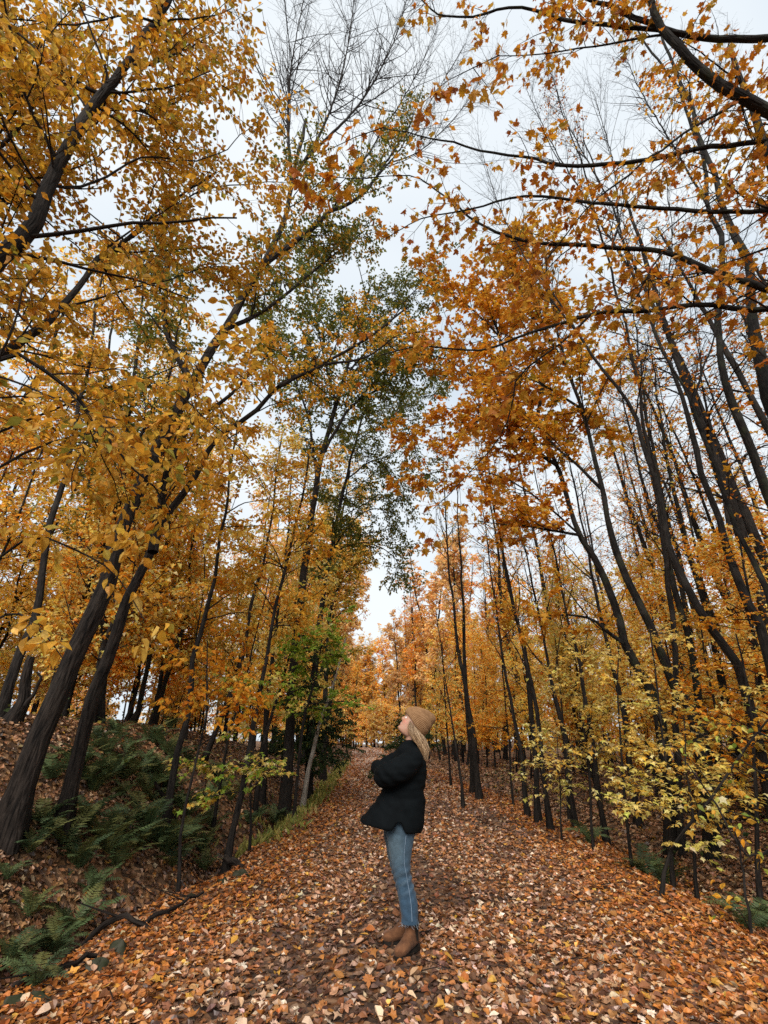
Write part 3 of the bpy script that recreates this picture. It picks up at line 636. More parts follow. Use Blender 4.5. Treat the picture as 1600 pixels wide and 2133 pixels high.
tree('olive_tree', 'tree with sparse dark green leaves trailing down above the end of the track', 'tree', None,
     (G(640, 18, [(660, 1350), (690, 1150), (720, 1000), (760, 850)], 17), .13, .04), [(A([(690, 1150), (740, 1080), (790, 1060), (835, 1100)], 17.5, 17.8), .04, .01), (A([(720, 1000), (780, 960), (820, 1000), (850, 1080)], 17.2, 17.6), .04, .01), (A([(760, 850), (820, 850), (860, 920), (880, 1010)], 17, 17.4), .03, .01), (A([(740, 920), (800, 880), (870, 830), (930, 820)], 17, 17.6), .03, .01), (A([(690, 1150), (760, 1130), (820, 1160), (850, 1220)], 17.4, 17.8), .03, .01)], dict(olv, keep=.85), 151, t0=.45)
tree('olive_tree', 'yellow green tree filling the gap above the far left verge', 'tree', None,
     (G(672, 24, [(680, 1400), (690, 1250), (705, 1120), (730, 980)], 24), .14, .04), [(A([(690, 1250), (730, 1180), (770, 1160)], 24), .05, .015)], pal(olv, OLIVE + YELLOW + GOLD, size=(.14, .2)), 152, t0=.3)

# --- dark evergreens by the track
hem = SP_('needle', (.10, .2), DARKG, .04, l1=dict(per_m=14, lo=1.2, hi=2.6, a0=70, a1=100, flat=.25, wob=.05, trop=-.03, shrink=.8), l2=dict(per_m=6, lo=.3, hi=.8, a0=35, a1=60, flat=.25, wob=.06, trop=-.04), l3=dict(per_m=8, lo=.14, hi=.3, flat=.25), droop=.25, tilt=.3, on1=True)
maro = SP_('ovate', (.06, .09), MAROON + RUST, .07, l1=dict(per_m=3, lo=.8, hi=1.8, a0=30, a1=60, flat=.8, wob=.1), l2=dict(per_m=4, lo=.3, hi=.8, flat=.8), l3=dict(per_m=5, lo=.15, hi=.3), keep=.45, droop=.7)
tree('slim_tree', 'thin tree with small maroon leaves high against the sky on the right', 'tree', None,
     (G(1420, 8.4, [(1400, 1300), (1370, 1050), (1340, 860), (1310, 700), (1250, 480), (1215, 350), (1170, 230), (1140, 120)], 8.0), .05, .012), [], maro, 155, t0=.68, wob=.03)
tree('hemlock', 'dark evergreen with drooping sprays on the left verge', 'tree', None, (G(640, 16, [(645, 1500), (650, 1400), (658, 1320)], 16), .12, .02), [], dict(hem, l1=dict(per_m=15, lo=1.3, hi=2.7, a0=70, a1=100, flat=.25, wob=.05, trop=-.03, shrink=.75)), 160, t0=.2)
tree('hemlock', 'smaller dark evergreen showing behind the person', 'tree', None, (G(852, 22, [(853, 1540), (854, 1490)], 22), .09, .02), [], hem, 161, t0=.08)

# --- the maple outside the picture on the right whose boughs cross the sky
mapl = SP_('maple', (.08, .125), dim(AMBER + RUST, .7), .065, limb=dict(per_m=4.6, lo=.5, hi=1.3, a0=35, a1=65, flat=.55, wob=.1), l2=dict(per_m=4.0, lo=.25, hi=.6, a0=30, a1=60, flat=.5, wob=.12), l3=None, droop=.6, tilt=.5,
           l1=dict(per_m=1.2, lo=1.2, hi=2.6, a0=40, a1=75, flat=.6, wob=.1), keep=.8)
bR = Vector((4.7, 3.6, gz(4.7, 3.6)))
limbsR = [
    ([Vector((4.5, 3.4, 5.2))] + A([(1680, 290), (1600, 235), (1540, 200), (1465, 150), (1425, 110), (1380, 60), (1355, 0), (1340, -80)], 3.0, 2.4), .085, .035),
    ([Vector((4.5, 3.4, 5.6))] + A([(1700, 90), (1600, 80), (1500, 82), (1400, 65), (1300, 30), (1230, 0), (1150, -50)], 2.9, 2.6), .06, .02),
    (A([(1400, 65), (1225, 47), (1160, 37), (1120, 22), (1070, 15), (1000, 32), (930, 35), (885, 5), (850, -30)], 2.8, 2.9), .03, .008),
    ([Vector((4.4, 3.5, 4.4))] + A([(1700, 285), (1600, 295), (1460, 310), (1360, 330), (1225, 345), (1150, 342), (1100, 330), (1010, 315), (915, 290), (860, 280), (800, 265)], 3.2, 3.6), .04, .006),
    ([Vector((4.4, 3.5, 4.0))] + A([(1700, 430), (1600, 440), (1475, 445), (1350, 430), (1250, 425), (1120, 408), (1040, 420), (970, 440), (885, 455), (800, 500)], 3.3, 3.8), .035, .005),
    ([Vector((4.4, 3.6, 3.4))] + A([(1700, 640), (1600, 602), (1500, 575), (1435, 550), (1380, 527), (1250, 512), (1120, 505), (1050, 490), (990, 460), (930, 415), (875, 372), (800, 367)], 3.2, 4.0), .045, .006),
    ([Vector((4.4, 3.6, 3.2))] + A([(1700, 650), (1600, 645), (1540, 645), (1465, 632), (1360, 647), (1230, 655), (1150, 680), (1080, 700), (990, 730), (880, 722), (790, 740)], 3.4, 4.2), .04, .006),
    (A([(1540, 210), (1450, 265), (1350, 330), (1275, 390), (1230, 430), (1180, 490), (1120, 560)], 3.0, 3.5), .018, .005),
    (A([(1425, 75), (1380, 72), (1275, 92), (1180, 107), (1040, 115)], 2.8, 3.0), .02, .006),
    (A([(1380, 527), (1330, 610), (1290, 650)], 3.4, 3.5), .012, .005),
    (A([(1230, 655), (1160, 720), (1075, 785), (1060, 870), (1000, 960), (900, 1060)], 3.6, 4.6), .014, .004),
]
tree('sugar_maple', 'orange maple reaching in from the right edge with long dark crossing boughs', 'tree', None,
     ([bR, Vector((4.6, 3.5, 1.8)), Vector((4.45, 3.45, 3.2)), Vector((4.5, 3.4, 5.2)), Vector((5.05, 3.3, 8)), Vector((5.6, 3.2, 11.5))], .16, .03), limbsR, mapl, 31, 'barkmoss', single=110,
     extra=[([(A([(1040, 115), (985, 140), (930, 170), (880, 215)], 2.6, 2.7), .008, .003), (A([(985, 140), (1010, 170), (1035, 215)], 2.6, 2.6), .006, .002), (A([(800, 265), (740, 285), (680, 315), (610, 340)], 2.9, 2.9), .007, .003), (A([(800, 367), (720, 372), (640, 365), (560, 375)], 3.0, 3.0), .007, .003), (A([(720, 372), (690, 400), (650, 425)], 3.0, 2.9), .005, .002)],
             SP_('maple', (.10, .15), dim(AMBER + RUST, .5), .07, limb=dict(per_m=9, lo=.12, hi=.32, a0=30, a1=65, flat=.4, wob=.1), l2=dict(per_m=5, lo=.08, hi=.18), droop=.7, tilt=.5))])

# --- big trees on the right side
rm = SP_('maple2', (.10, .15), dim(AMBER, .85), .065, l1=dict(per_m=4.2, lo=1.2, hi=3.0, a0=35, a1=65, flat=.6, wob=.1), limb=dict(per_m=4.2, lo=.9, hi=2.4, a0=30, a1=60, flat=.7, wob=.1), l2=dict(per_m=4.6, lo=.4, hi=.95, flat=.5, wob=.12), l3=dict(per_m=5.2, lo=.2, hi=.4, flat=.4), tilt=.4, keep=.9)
tree('leaning_maple', 'dark maple trunk leaning left over the track, nearest the person', 'tree', 'maples on the right side',
     (G(1400, 8.6, [(1375, 1500), (1340, 1415), (1300, 1340), (1285, 1270), (1250, 1180), (1210, 1115), (1185, 1045), (1160, 970), (1120, 880), (1080, 800), (1040, 700), (1000, 580)], 10), .095, .024),
     [(A([(1160, 970), (1080, 910), (1000, 870), (930, 850)], 9.4, 10), .045, .012), (A([(1210, 1115), (1120, 1100), (1000, 1085)], 9, 9.6), .035, .01), (A([(1120, 880), (1130, 740), (1090, 600), (1080, 480)], 9.4, 10), .05, .015),
      (A([(1300, 1340), (1215, 1285), (1120, 1285)], 8.7, 9.2), .04, .01), (A([(1040, 700), (980, 640), (920, 600), (870, 560)], 9.8, 10.4), .03, .01), (A([(1120, 880), (1010, 800), (920, 745), (830, 735)], 9.5, 10.6), .035, .008), (A([(1160, 970), (1050, 905), (950, 880), (840, 905)], 9.4, 10.6), .03, .008), (A([(1210, 1115), (1080, 1010), (960, 975), (850, 1000)], 9.1, 10.2), .025, .007)], rm, 41, 'barkmoss', t0=.5, sides=12)
tree('leaning_maple', 'dark maple trunk leaning left, second from the person', 'tree', 'maples on the right side',
     (G(1480, 7.8, [(1450, 1500), (1400, 1415), (1365, 1325), (1330, 1250), (1290, 1175), (1270, 1100), (1255, 1020), (1235, 940), (1210, 850), (1180, 760), (1150, 640), (1130, 500)], 9), .085, .024),
     [(A([(1255, 1020), (1170, 940), (1090, 860)], 8.6, 9.2), .04, .012), (A([(1210, 850), (1110, 790), (1030, 760)], 8.8, 9.4), .035, .01), (A([(1180, 760), (1100, 640), (1050, 520)], 8.9, 9.6), .035, .01)], pal(rm, dim(AMBER + GOLD, .85)), 42, 'barkmoss', t0=.5, sides=12)
sparse = SP_('maple2', (.08, .12), AMBER + RUST, .11, l1=dict(per_m=3.0, lo=.9, hi=2.4, a0=30, a1=60, flat=.8, wob=.1, trop=.03), limb=dict(per_m=2, lo=.8, hi=1.8), l2=dict(per_m=4, lo=.4, hi=1.0, flat=.8, wob=.1), l3=dict(per_m=4, lo=.2, hi=.45), keep=.30)
RIGHT = [
    ('crooked dark stem winding up through sky, right of the leaning maples', 1640, 6.6, [(1540, 1385), (1475, 1300), (1425, 1215), (1395, 1140), (1370, 1025), (1340, 925), (1310, 840), (1250, 765), (1215, 710), (1170, 640), (1120, 560)], 7.6, .085, .02),
    ('long straight dark trunk slanting from the right edge to the sky', 1690, 6.0, [(1600, 1345), (1565, 1275), (1520, 1165), (1490, 1065), (1455, 940), (1430, 855), (1400, 775), (1365, 700), (1320, 575), (1290, 475), (1250, 380), (1215, 290)], 7.4, .08, .02),
    ('thin dark trunk with sharp kink, beside the long straight one', 1680, 5.6, [(1600, 1230), (1550, 1135), (1515, 1040), (1485, 950), (1440, 840), (1400, 770), (1360, 690), (1345, 600)], 6.4, .05, .015),
    ('mossy grey trunk high at the right edge, forking near the top', 1720, 7.6, [(1640, 1150), (1590, 1000), (1540, 875), (1510, 790), (1495, 700), (1505, 510), (1475, 430), (1465, 330), (1425, 215), (1400, 165), (1355, 105), (1300, 20), (1270, -60)], 7.2, .12, .025),
    ('thick dark trunk cut by the right edge behind crossing boughs', 1760, 5.4, [(1640, 950), (1600, 825), (1570, 725), (1568, 625), (1560, 550), (1530, 480), (1500, 400), (1470, 320), (1430, 200), (1380, 80), (1340, -60)], 5.6, .13, .03),
]
twigtop = dict(baretop, limb=dict(baretop['limb'], per_m=2.6, lo=1.6, hi=3.4), l2=dict(baretop['l2'], flat=.9))
TOPS = {1: [(A([(1320, 575), (1230, 430), (1150, 300), (1090, 170)], 7.2, 8), .03, .008), (A([(1290, 475), (1275, 330), (1235, 190)], 7.3, 7.8), .025, .008), (A([(1250, 380), (1180, 250), (1140, 110)], 7.4, 7.8), .02, .006)],
        3: [(A([(1475, 430), (1400, 300), (1330, 180), (1290, 80)], 7.2, 7.8), .03, .008), (A([(1465, 330), (1500, 200), (1520, 70)], 7.2, 7.4), .025, .008)],
        0: [(A([(1215, 710), (1120, 580), (1040, 430), (1000, 300)], 7.4, 8.4), .025, .006)], 2: [(A([(1440, 840), (1500, 650), (1520, 480)], 6.2, 6.6), .02, .006), (A([(1360, 690), (1400, 520), (1390, 380)], 6.3, 6.8), .02, .006)]}
for i, (lab, px, Y, pts, Y1, r0, r1) in enumerate(RIGHT):
    tree('tall_tree', lab, 'tree', 'tall trees at the right edge', (G(px, Y, pts, Y1), r0 * .78, r1 * .8), [], dict(sparse, keep=.14 if i < 3 else .35), 200 + i, 'barkmoss' if i > 1 else 'bark', t0=.45, wob=.025, sides=12, extra=[(TOPS[i], twigtop)] if i in TOPS else None)
barethin = SP_('rhomb', (.08, .12), AMBER, .10, l1=dict(per_m=3.6, lo=.8, hi=2.2, a0=25, a1=60, flat=.8, wob=.08, trop=.04), l2=dict(per_m=3, lo=.35, hi=.9, flat=.8, wob=.1, trop=.05), l3=dict(per_m=4, lo=.2, hi=.45, flat=.8, trop=.05, rmin=.002), keep=.16)
THINR = [
    ('slim trunk on the right verge, first of the close cluster beyond the person', 1100, 12, [(1080, 1540), (1065, 1465), (1050, 1390), (1030, 1250), (1010, 1080), (990, 900)], 12.5, .055),
    ('slim straight trunk in the right verge cluster, its top bare', 1120, 11.2, [(1100, 1400), (1070, 1265), (1050, 1165), (1025, 1025), (1015, 950), (990, 800)], 11.6, .06),
    ('darkest slim trunk of the right verge cluster, rooted lowest', 1147, 10.2, [(1110, 1450), (1085, 1340), (1060, 1220), (1035, 1080)], 10.4, .05),
    ('slim slanting trunk at the outer side of the right verge cluster', 1200, 10.8, [(1170, 1500), (1150, 1415), (1145, 1395), (1110, 1225), (1085, 1100), (1060, 950)], 11.2, .06),
    ('grey straight trunk behind the beanie, tallest along the right verge', 1000, 15, [(975, 1475), (965, 1400), (955, 1360), (945, 1250), (935, 1175), (925, 1000), (918, 850)], 15.5, .085),
    ('thin dark stem beside the thick grey trunk on the right verge', 965, 13.4, [(950, 1540), (935, 1470), (915, 1330), (905, 1200)], 13.6, .035),
    ('tall thin trunk further along the right verge', 985, 17, [(970, 1420), (965, 1250), (955, 1100), (945, 940)], 17.5, .085),
    ('thin trunk leaning left between the maples and the verge cluster', 1265, 9.6, [(1225, 1480), (1195, 1350), (1165, 1200), (1120, 1020), (1090, 880)], 10, .045),
    ('slim trunk just behind the leaning maples', 1330, 10.6, [(1290, 1450), (1260, 1320), (1225, 1150), (1190, 980), (1165, 820)], 11, .06),
    ('pale slim trunk standing in open sky right of the maples', 1560, 10, [(1480, 1300), (1430, 1130), (1390, 960), (1365, 800), (1350, 690)], 10.4, .08),
    ('lichen-grey trunk in open sky, second right of the maples', 1500, 9.2, [(1440, 1360), (1400, 1200), (1370, 1000), (1345, 850), (1325, 700), (1310, 560)], 9.6, .075),
    ('slim trunk rising through open sky near the right edge', 1640, 9, [(1560, 1300), (1520, 1120), (1480, 900), (1460, 780), (1440, 640)], 9.4, .065),
]
for i, (lab, px, Y, pts, Y1, r0) in enumerate(THINR):
    tree('slim_tree', lab, 'tree', 'slim trees on the right side', (G(px, Y, pts, Y1), r0, r0 * .12), [], pal(barethin, AMBER if i % 2 else YELLOW), 240 + i, 'barkmoss' if i in (9, 10) else 'bark', t0=.3, wob=.03)

# --- yellow understorey on the right: thin saplings with level sprays
und = SP_('maple2', (.055, .09), YELLOW, .04, l1=dict(per_m=8, lo=.5, hi=1.5, a0=60, a1=95, flat=.25, wob=.07), l2=dict(per_m=5.5, lo=.25, hi=.65, a0=35, a1=65, flat=.2, wob=.1), l3=dict(per_m=5.5, lo=.12, hi=.28, flat=.2), tilt=.28, droop=.25, keep=.9)
UNDER = [
    ('yellow maple sapling with level sprays, nearest the track on the right', 1315, 7.6, [(1300, 1640), (1293, 1560), (1285, 1430), (1290, 1330)], .022, YELLOW),
    ('thin yellow sapling one step behind the nearest right sapling', 1235, 8.6, [(1225, 1560), (1215, 1450), (1210, 1340)], .02, YELLOW),
    ('bright yellow sapling under the leaning maples', 1400, 7.0, [(1390, 1620), (1375, 1500), (1365, 1380), (1350, 1280)], .024, YELLOW),
    ('yellow sapling at the right edge below the crooked stem', 1580, 6.3, [(1570, 1550), (1550, 1420), (1530, 1320)], .024, YELLOW),
    ('small pale yellow sapling on the right bank between two maples', 1450, 6.6, [(1440, 1680), (1430, 1580), (1425, 1490)], .018, LEMON),
    ('thin yellow sapling beyond the verge cluster', 1185, 12.6, [(1175, 1530), (1165, 1420), (1155, 1320)], .03, YELLOW),
    ('orange yellow sapling behind the verge cluster', 1070, 14, [(1060, 1540), (1050, 1430), (1045, 1330)], .03, AMBER),
    ('tall orange sapling leaning in at the right edge mid height', 1660, 6.2, [(1600, 1380), (1560, 1250), (1540, 1120)], .03, AMBER),
    ('yellow sapling with drooping tiers behind the right bank', 1520, 9, [(1495, 1500), (1470, 1380), (1455, 1270)], .03, YELLOW),
    ('slender golden sapling right of the beanie on the far verge', 940, 19, [(932, 1520), (925, 1430), (920, 1340)], .04, YELLOW),
    ('low yellow sapling at the foot of the verge cluster', 1170, 9.2, [(1165, 1600), (1160, 1530)], .014, LEMON),
]
for i, (lab, px, Y, pts, r0, pl) in enumerate(UNDER):
    tree('maple_sapling', lab, 'sapling', 'yellow saplings on the right side', (G(px, Y, pts), r0, r0 * .35), [], pal(und, pl), 300 + i, t0=.22, wob=.015, single=20 if Y < 8 else 0)
# the lime green shrub with a long slanting stem at the right edge
shr = SP_('ovate', (.05, .085), LIME + GOLD, .055, limb=dict(per_m=3.2, lo=.35, hi=.9, a0=40, a1=80, flat=.45, wob=.1), l2=dict(per_m=5, lo=.15, hi=.4, flat=.4), l1=dict(per_m=4, lo=.4, hi=.9, a0=45, a1=80, flat=.4), droop=.4, tilt=.4)
tree('slanting_shrub', 'lime and yellow shrub on a long slanting dark stem at the right edge', 'shrub', None,
     (G(1368, 6.2, [(1400, 1775), (1450, 1700), (1500, 1635), (1560, 1545), (1600, 1500)], 5.6), .02, .008),
     [(A([(1700, 1700), (1560, 1780), (1500, 1690), (1440, 1600), (1400, 1560)], 5.2, 5.6), .014, .004), (A([(1680, 1640), (1570, 1600), (1490, 1540), (1420, 1520)], 5.2, 5.6), .01, .003), (A([(1690, 1560), (1600, 1530), (1530, 1510), (1450, 1510)], 5.0, 5.4), .01, .003)],
     shr, 330, t0=.3, single=60, kidname='stem')
tree('slanting_shrub', 'low green-yellow shrub at the right edge above the leaf-filled ditch', 'shrub', None,
     (G(1560, 5.2, [(1545, 1800), (1530, 1720)], 5.2), .012, .006), [], dict(shr, l1=dict(per_m=9, lo=.3, hi=.7, a0=40, a1=80, flat=.5)), 331, t0=.05)

# ------------------------------------------------------------------ the wood behind: a few kinds, copied
def proto(name, h, r, S, seed, bark='bark', t0=.3, lean=.3):
    rng = np.random.default_rng(seed)
    pts = [Vector((0, 0, 0))]
    dx, dy = rng.normal(0, lean, 2)
    for q in range(1, 6):
        f = q / 5; pts.append(Vector((dx * f * f + rng.normal(0, .12), dy * f * f + rng.normal(0, .12), h * f)))
    return tree(name, None, None, None, (pts, r, r * .2), [], S, seed, bark, t0=t0, leafmat='leafv', sides=7)
bgl = lambda p, keep, per=3.4, sz=(.10, .15), lo=1.2, hi=3.4, fl=.7, sp=.055: SP_('rhomb', sz, p, sp, n2=4, n3=2, l1=dict(per_m=per, lo=lo, hi=hi, a0=35, a1=75, flat=fl, wob=.1, trop=.02), l2=dict(per_m=5.0, lo=.5, hi=1.3, wob=.12, flat=fl), l3=dict(per_m=6, lo=.25, hi=.55, flat=fl), keep=keep)
PR = {
    'gold': [proto('golden_tree', 15, .10, bgl(GOLD + YELLOW, .6), 501), proto('golden_tree', 17, .11, bgl(AMBER + YELLOW, .5), 502), proto('golden_tree', 13, .09, bgl(YELLOW + GOLD + OLIVE, .6), 503)],
    'under': [proto('yellow_understorey_tree', 6, .05, bgl(YELLOW, .9, 6.5, (.10, .15), .6, 1.8, .3, .075), 511, t0=.12, lean=.2), proto('yellow_understorey_tree', 7.5, .06, bgl(YELLOW + AMBER, .9, 6, (.10, .15), .6, 2.0, .3, .075), 512, t0=.12, lean=.2)],
    'stem': [proto('slender_stem', 8, .03, bgl(GOLD, .5, 2.6, (.09, .13), .4, 1.3, .5, .07), 551, t0=.3, lean=.5), proto('slender_stem', 10, .04, bgl(AMBER, .3, 2.2, (.09, .13), .5, 1.5, .6, .07), 552, t0=.35, lean=.6), proto('slender_stem', 6, .022, bgl(YELLOW, .7, 3, (.08, .12), .4, 1.2, .35, .06), 553, t0=.3, lean=.4)],
    'bare': [proto('bare_tree', 19, .15, bgl(RUST, .06, 3.2, fl=1), 521, lean=.5), proto('bare_tree', 17, .12, bgl(AMBER, .07, 3.2, fl=1), 522, lean=.5)],
    'pale': [proto('faded_tree', 17, .16, bgl(PALE_HAZE, .6, 2.6, (.2, .3)), 531), proto('faded_tree', 19, .16, bgl(PALE_HAZE + AMBER, .4, 2.6, (.2, .3)), 532)],
}
used = set()
prng = random.Random(5)
def place(kind, x, y, label, group, cat='tree', s=1.0, lean=(0, 0)):
    k = prng.randrange(len(PR[kind])); p = PR[kind][k]
    o_ = p if (kind, k) not in used else copy_tree(p); used.add((kind, k))
    o_.location = (x, y, gz(x, y) - .05); o_.rotation_euler = (lean[1] + prng.gauss(0, .03), lean[0] + prng.gauss(0, .03), prng.uniform(0, 6.28)); o_.scale = (s * prng.uniform(.9, 1.1),) * 3
    tag(o_, label, cat, group); return o_
def scatter(kind, n, x0, x1, y0, y1, label, group, mind, s=1.0, cat='tree', lean=0):
    out = []; tries = 0
    while len(out) < n and tries < n * 60:
        tries += 1; y = y0 + (y1 - y0) * prng.random(); e = np.interp(y, YL, XL) if x1 <= 0 else np.interp(y, YR, XR)
        x = e + prng.uniform(x0, x1)
        if any((x - a) ** 2 + (y - b) ** 2 < mind ** 2 for a, b in out): continue
        if abs(x) > y * 1.05 + 3: continue
        out.append((x, y)); place(kind, x, y, label, group, cat, s * prng.uniform(.85, 1.15), (lean, 0))
PR['bush'] = [proto('pale_bush', 3.6, .05, bgl(PALE_HAZE + YELLOW, .9, 9, (.16, .24), .7, 1.9, .5, .12), 541, t0=.02, lean=.2), proto('pale_bush', 4.6, .05, bgl(YELLOW + PALE_HAZE, .9, 8, (.16, .24), .7, 2.2, .5, .12), 542, t0=.02, lean=.2)]
scatter('stem', 28, -11, -1.6, 8.5, 26, 'thin crooked stem in the left wood', 'thin stems in the left wood', .7, 1.0, lean=.05)
scatter('stem', 29, 1.8, 14, 8.5, 28, 'thin crooked stem in the right wood', 'thin stems in the right wood', .7, 1.0, lean=-.05)
scatter('gold', 14, -13, -3, 9, 24, 'golden tree in the wood behind the left bank', 'golden trees behind the left bank', 1.7, .9, lean=.06)
scatter('gold', 14, -20, -2.4, 24, 55, 'golden tree deep in the wood left of the track', 'golden trees deep in the left wood', 2.4, 1.0)
scatter('under', 12, -10, -3.6, 8.5, 17, 'small golden yellow tree along the crest of the left bank', 'small yellow trees on the bank crest', 1.2, .8)
scatter('bush', 9, -14, -6, 14, 26, 'leafy yellow bush in the wood behind the left bank', 'yellow bushes behind the left bank', 1.8, .8, 'bush')
scatter('under', 16, -11, -1.8, 9, 28, 'small yellow understorey tree left of the track', 'small yellow trees on the left', 1.4)
scatter('bare', 8, 3.0, 9, 7.5, 13, 'tall leafless tree close behind the right bank', 'leafless trees behind the right bank', 1.5, .9, lean=-.06)
scatter('bare', 18, 3.0, 17, 12, 30, 'tall nearly leafless tree right of the track', 'nearly leafless trees on the right', 1.8, .95, lean=-.05)
scatter('bare', 14, 1.5, 20, 30, 60, 'leafless tree deep in the wood right of the track', 'leafless trees deep in the right wood', 2.6)
scatter('under', 19, 2.4, 9, 7.5, 12.5, 'small yellow tree close behind the right bank', 'small yellow trees behind the right bank', 1.1, .62)
scatter('under', 26, 1.4, 15, 12, 30, 'small yellow understorey tree right of the track', 'small yellow trees on the right', 1.2, .9)
scatter('under', 22, 1.7, 14, 30, 62, 'small yellow tree far along the right verge', 'far yellow trees on the right', 1.6, 1.15)
scatter('gold', 18, 1.8, 10, 20, 60, 'amber tree rising far along the right verge', 'amber trees far along the right verge', 2.0, .6, lean=-.06)
scatter('gold', 9, -5, -1.8, 26, 58, 'golden tree leaning in along the far left verge', 'golden trees along the far left verge', 2.4, .95, lean=.14)
scatter('under', 14, -7, -1.9, 28, 62, 'small yellow tree far along the left verge', 'far yellow trees on the left', 1.5, 1.05)
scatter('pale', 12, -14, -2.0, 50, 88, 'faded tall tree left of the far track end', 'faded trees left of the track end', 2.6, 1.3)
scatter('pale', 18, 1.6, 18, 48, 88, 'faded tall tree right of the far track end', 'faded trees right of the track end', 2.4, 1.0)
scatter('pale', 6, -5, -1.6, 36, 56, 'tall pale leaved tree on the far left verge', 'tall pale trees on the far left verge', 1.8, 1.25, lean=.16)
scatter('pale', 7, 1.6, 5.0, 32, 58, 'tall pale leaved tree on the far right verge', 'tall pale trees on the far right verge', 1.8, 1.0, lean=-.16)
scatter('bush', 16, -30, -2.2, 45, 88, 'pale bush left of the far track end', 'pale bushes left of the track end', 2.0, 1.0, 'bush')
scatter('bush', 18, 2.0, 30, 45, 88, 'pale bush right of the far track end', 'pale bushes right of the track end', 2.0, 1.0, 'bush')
PR['far'] = [proto('distant_tree', 15, .14, bgl(PALE_HAZE + YELLOW, .95, 4.5, (.2, .3), 1.4, 3.8, .7, .09), 561, t0=.1), proto('distant_tree', 18, .14, bgl(YELLOW + PALE_HAZE + AMBER, .95, 4.2, (.2, .3), 1.4, 4.0, .7, .09), 562, t0=.1)]
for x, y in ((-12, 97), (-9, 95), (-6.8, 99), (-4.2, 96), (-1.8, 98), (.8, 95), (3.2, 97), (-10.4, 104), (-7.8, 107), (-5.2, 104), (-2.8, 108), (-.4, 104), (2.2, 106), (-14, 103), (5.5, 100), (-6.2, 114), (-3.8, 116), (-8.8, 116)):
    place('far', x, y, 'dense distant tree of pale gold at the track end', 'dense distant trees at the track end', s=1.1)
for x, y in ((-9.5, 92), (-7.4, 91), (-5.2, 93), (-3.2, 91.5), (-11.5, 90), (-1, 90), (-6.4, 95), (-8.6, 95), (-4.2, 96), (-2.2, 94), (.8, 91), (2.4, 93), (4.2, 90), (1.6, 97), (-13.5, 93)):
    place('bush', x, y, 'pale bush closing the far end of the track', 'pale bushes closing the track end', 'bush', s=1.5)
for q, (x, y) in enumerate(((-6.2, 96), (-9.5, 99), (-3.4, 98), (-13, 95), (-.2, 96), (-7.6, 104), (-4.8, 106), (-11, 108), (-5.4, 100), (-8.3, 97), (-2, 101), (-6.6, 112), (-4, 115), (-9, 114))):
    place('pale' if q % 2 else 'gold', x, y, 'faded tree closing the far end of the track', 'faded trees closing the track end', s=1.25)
# ------------------------------------------------------------------ ferns
def frond_mesh(seed):
    r = np.random.default_rng(seed); n = 17; acc = Acc()
    s = np.linspace(0, 1, n + 1); arch = r.uniform(.35, .75); cu = r.normal(0, .12)
    P = np.stack([cu * s ** 2, s * (1 - .18 * arch * s), arch * (s * .9 - 1.05 * s ** 2.2)], -1)
    V, q, bk = tubes(P[None], (.008 * (1 - .8 * s))[None], 3); acc.add(V, q, bk, np.repeat([[.07, .07, .025]], len(V), 0))
    T = norm(np.gradient(P, axis=0))
    col = np.array([[.085, .13, .05], [.06, .10, .045], [.13, .14, .045]][seed % 3]) * r.uniform(.8, 1.25) + np.array([.01, .0, 0]) * r.random()
    for i in range(1, n + 1):
        for sg in (-1, 1):
            L = .2 * math.sin(math.pi * min(1, (s[i] * .86 + .12))) ** .8 * r.uniform(.85, 1.1) + .012
            d = norm(np.array([sg, 0, -.15 + r.normal(0, .1)]) + .45 * T[i]); nr = norm(np.cross(T[i], [1, 0, 0]) * -1 + r.normal(0, .12, 3)); nr = nr if nr[2] > 0 else -nr
            x_ = norm(np.cross(d, nr)); w_ = .03
            v = np.array([P[i] - x_ * w_ * .45, P[i] + d * L * .45 - x_ * w_ * .75, P[i] + d * L, P[i] + d * L * .45 + x_ * w_ * .75, P[i] + x_ * w_ * .45])
            acc.add(v, [np.array([[0, 1, 3, 4]]), np.array([[1, 2, 3]])], None, np.repeat([col * r.uniform(.8, 1.2)], 5, 0))
    me = acc.mesh('frond', False); me.materials.append(M['fern']); return me
FR = [frond_mesh(900 + q) for q in range(7)]
frng = random.Random(3)
def fern(x, y, size, nf, label, group):
    root = empty('fern', (x, y, gz(x, y) + .02), label, 'fern', group)
    a0 = frng.uniform(0, 6.28)
    for q in range(nf):
        f = link('frond', frng.choice(FR), None, root); s = size * frng.uniform(.75, 1.15); f.scale = (s, s, s)
        f.rotation_euler = (frng.uniform(.35, .95), frng.gauss(0, .15), a0 + q * 6.283 / nf + frng.gauss(0, .2))
    return root
FERNS = [(55, 1900, 5.2), (110, 1760, 5.6), (60, 1790, 5.5), (190, 1800, 5.7), (30, 1950, 4.7), (100, 1980, 4.5), (210, 1700, 6.2), (250, 1650, 6.6), (240, 1590, 7.0), (300, 1640, 7.0), (180, 1640, 6.4), (300, 1570, 7.6),
         (330, 1720, 6.7), (340, 1790, 6.2), (320, 1600, 7.8), (260, 1540, 8.0), (220, 1560, 7.8), (350, 1620, 8.0), (400, 1740, 7.0), (440, 1720, 7.4), (430, 1660, 7.8), (390, 1690, 7.2), (290, 1700, 6.5), (310, 1520, 9.0), (360, 1560, 8.8),
         (130, 1690, 6.0), (90, 1640, 6.4), (160, 1560, 7.0), (540, 1680, 9.0), (570, 1660, 10.0), (520, 1700, 8.6), (590, 1640, 11.0), (480, 1640, 9.2), (240, 1750, 5.9), (280, 1780, 6.0), (10, 1870, 4.9), (390, 1560, 9.6), (200, 1520, 8.6), (20, 1720, 6.3), (150, 1900, 5.0), (70, 2040, 4.2), (450, 1600, 10.0)]
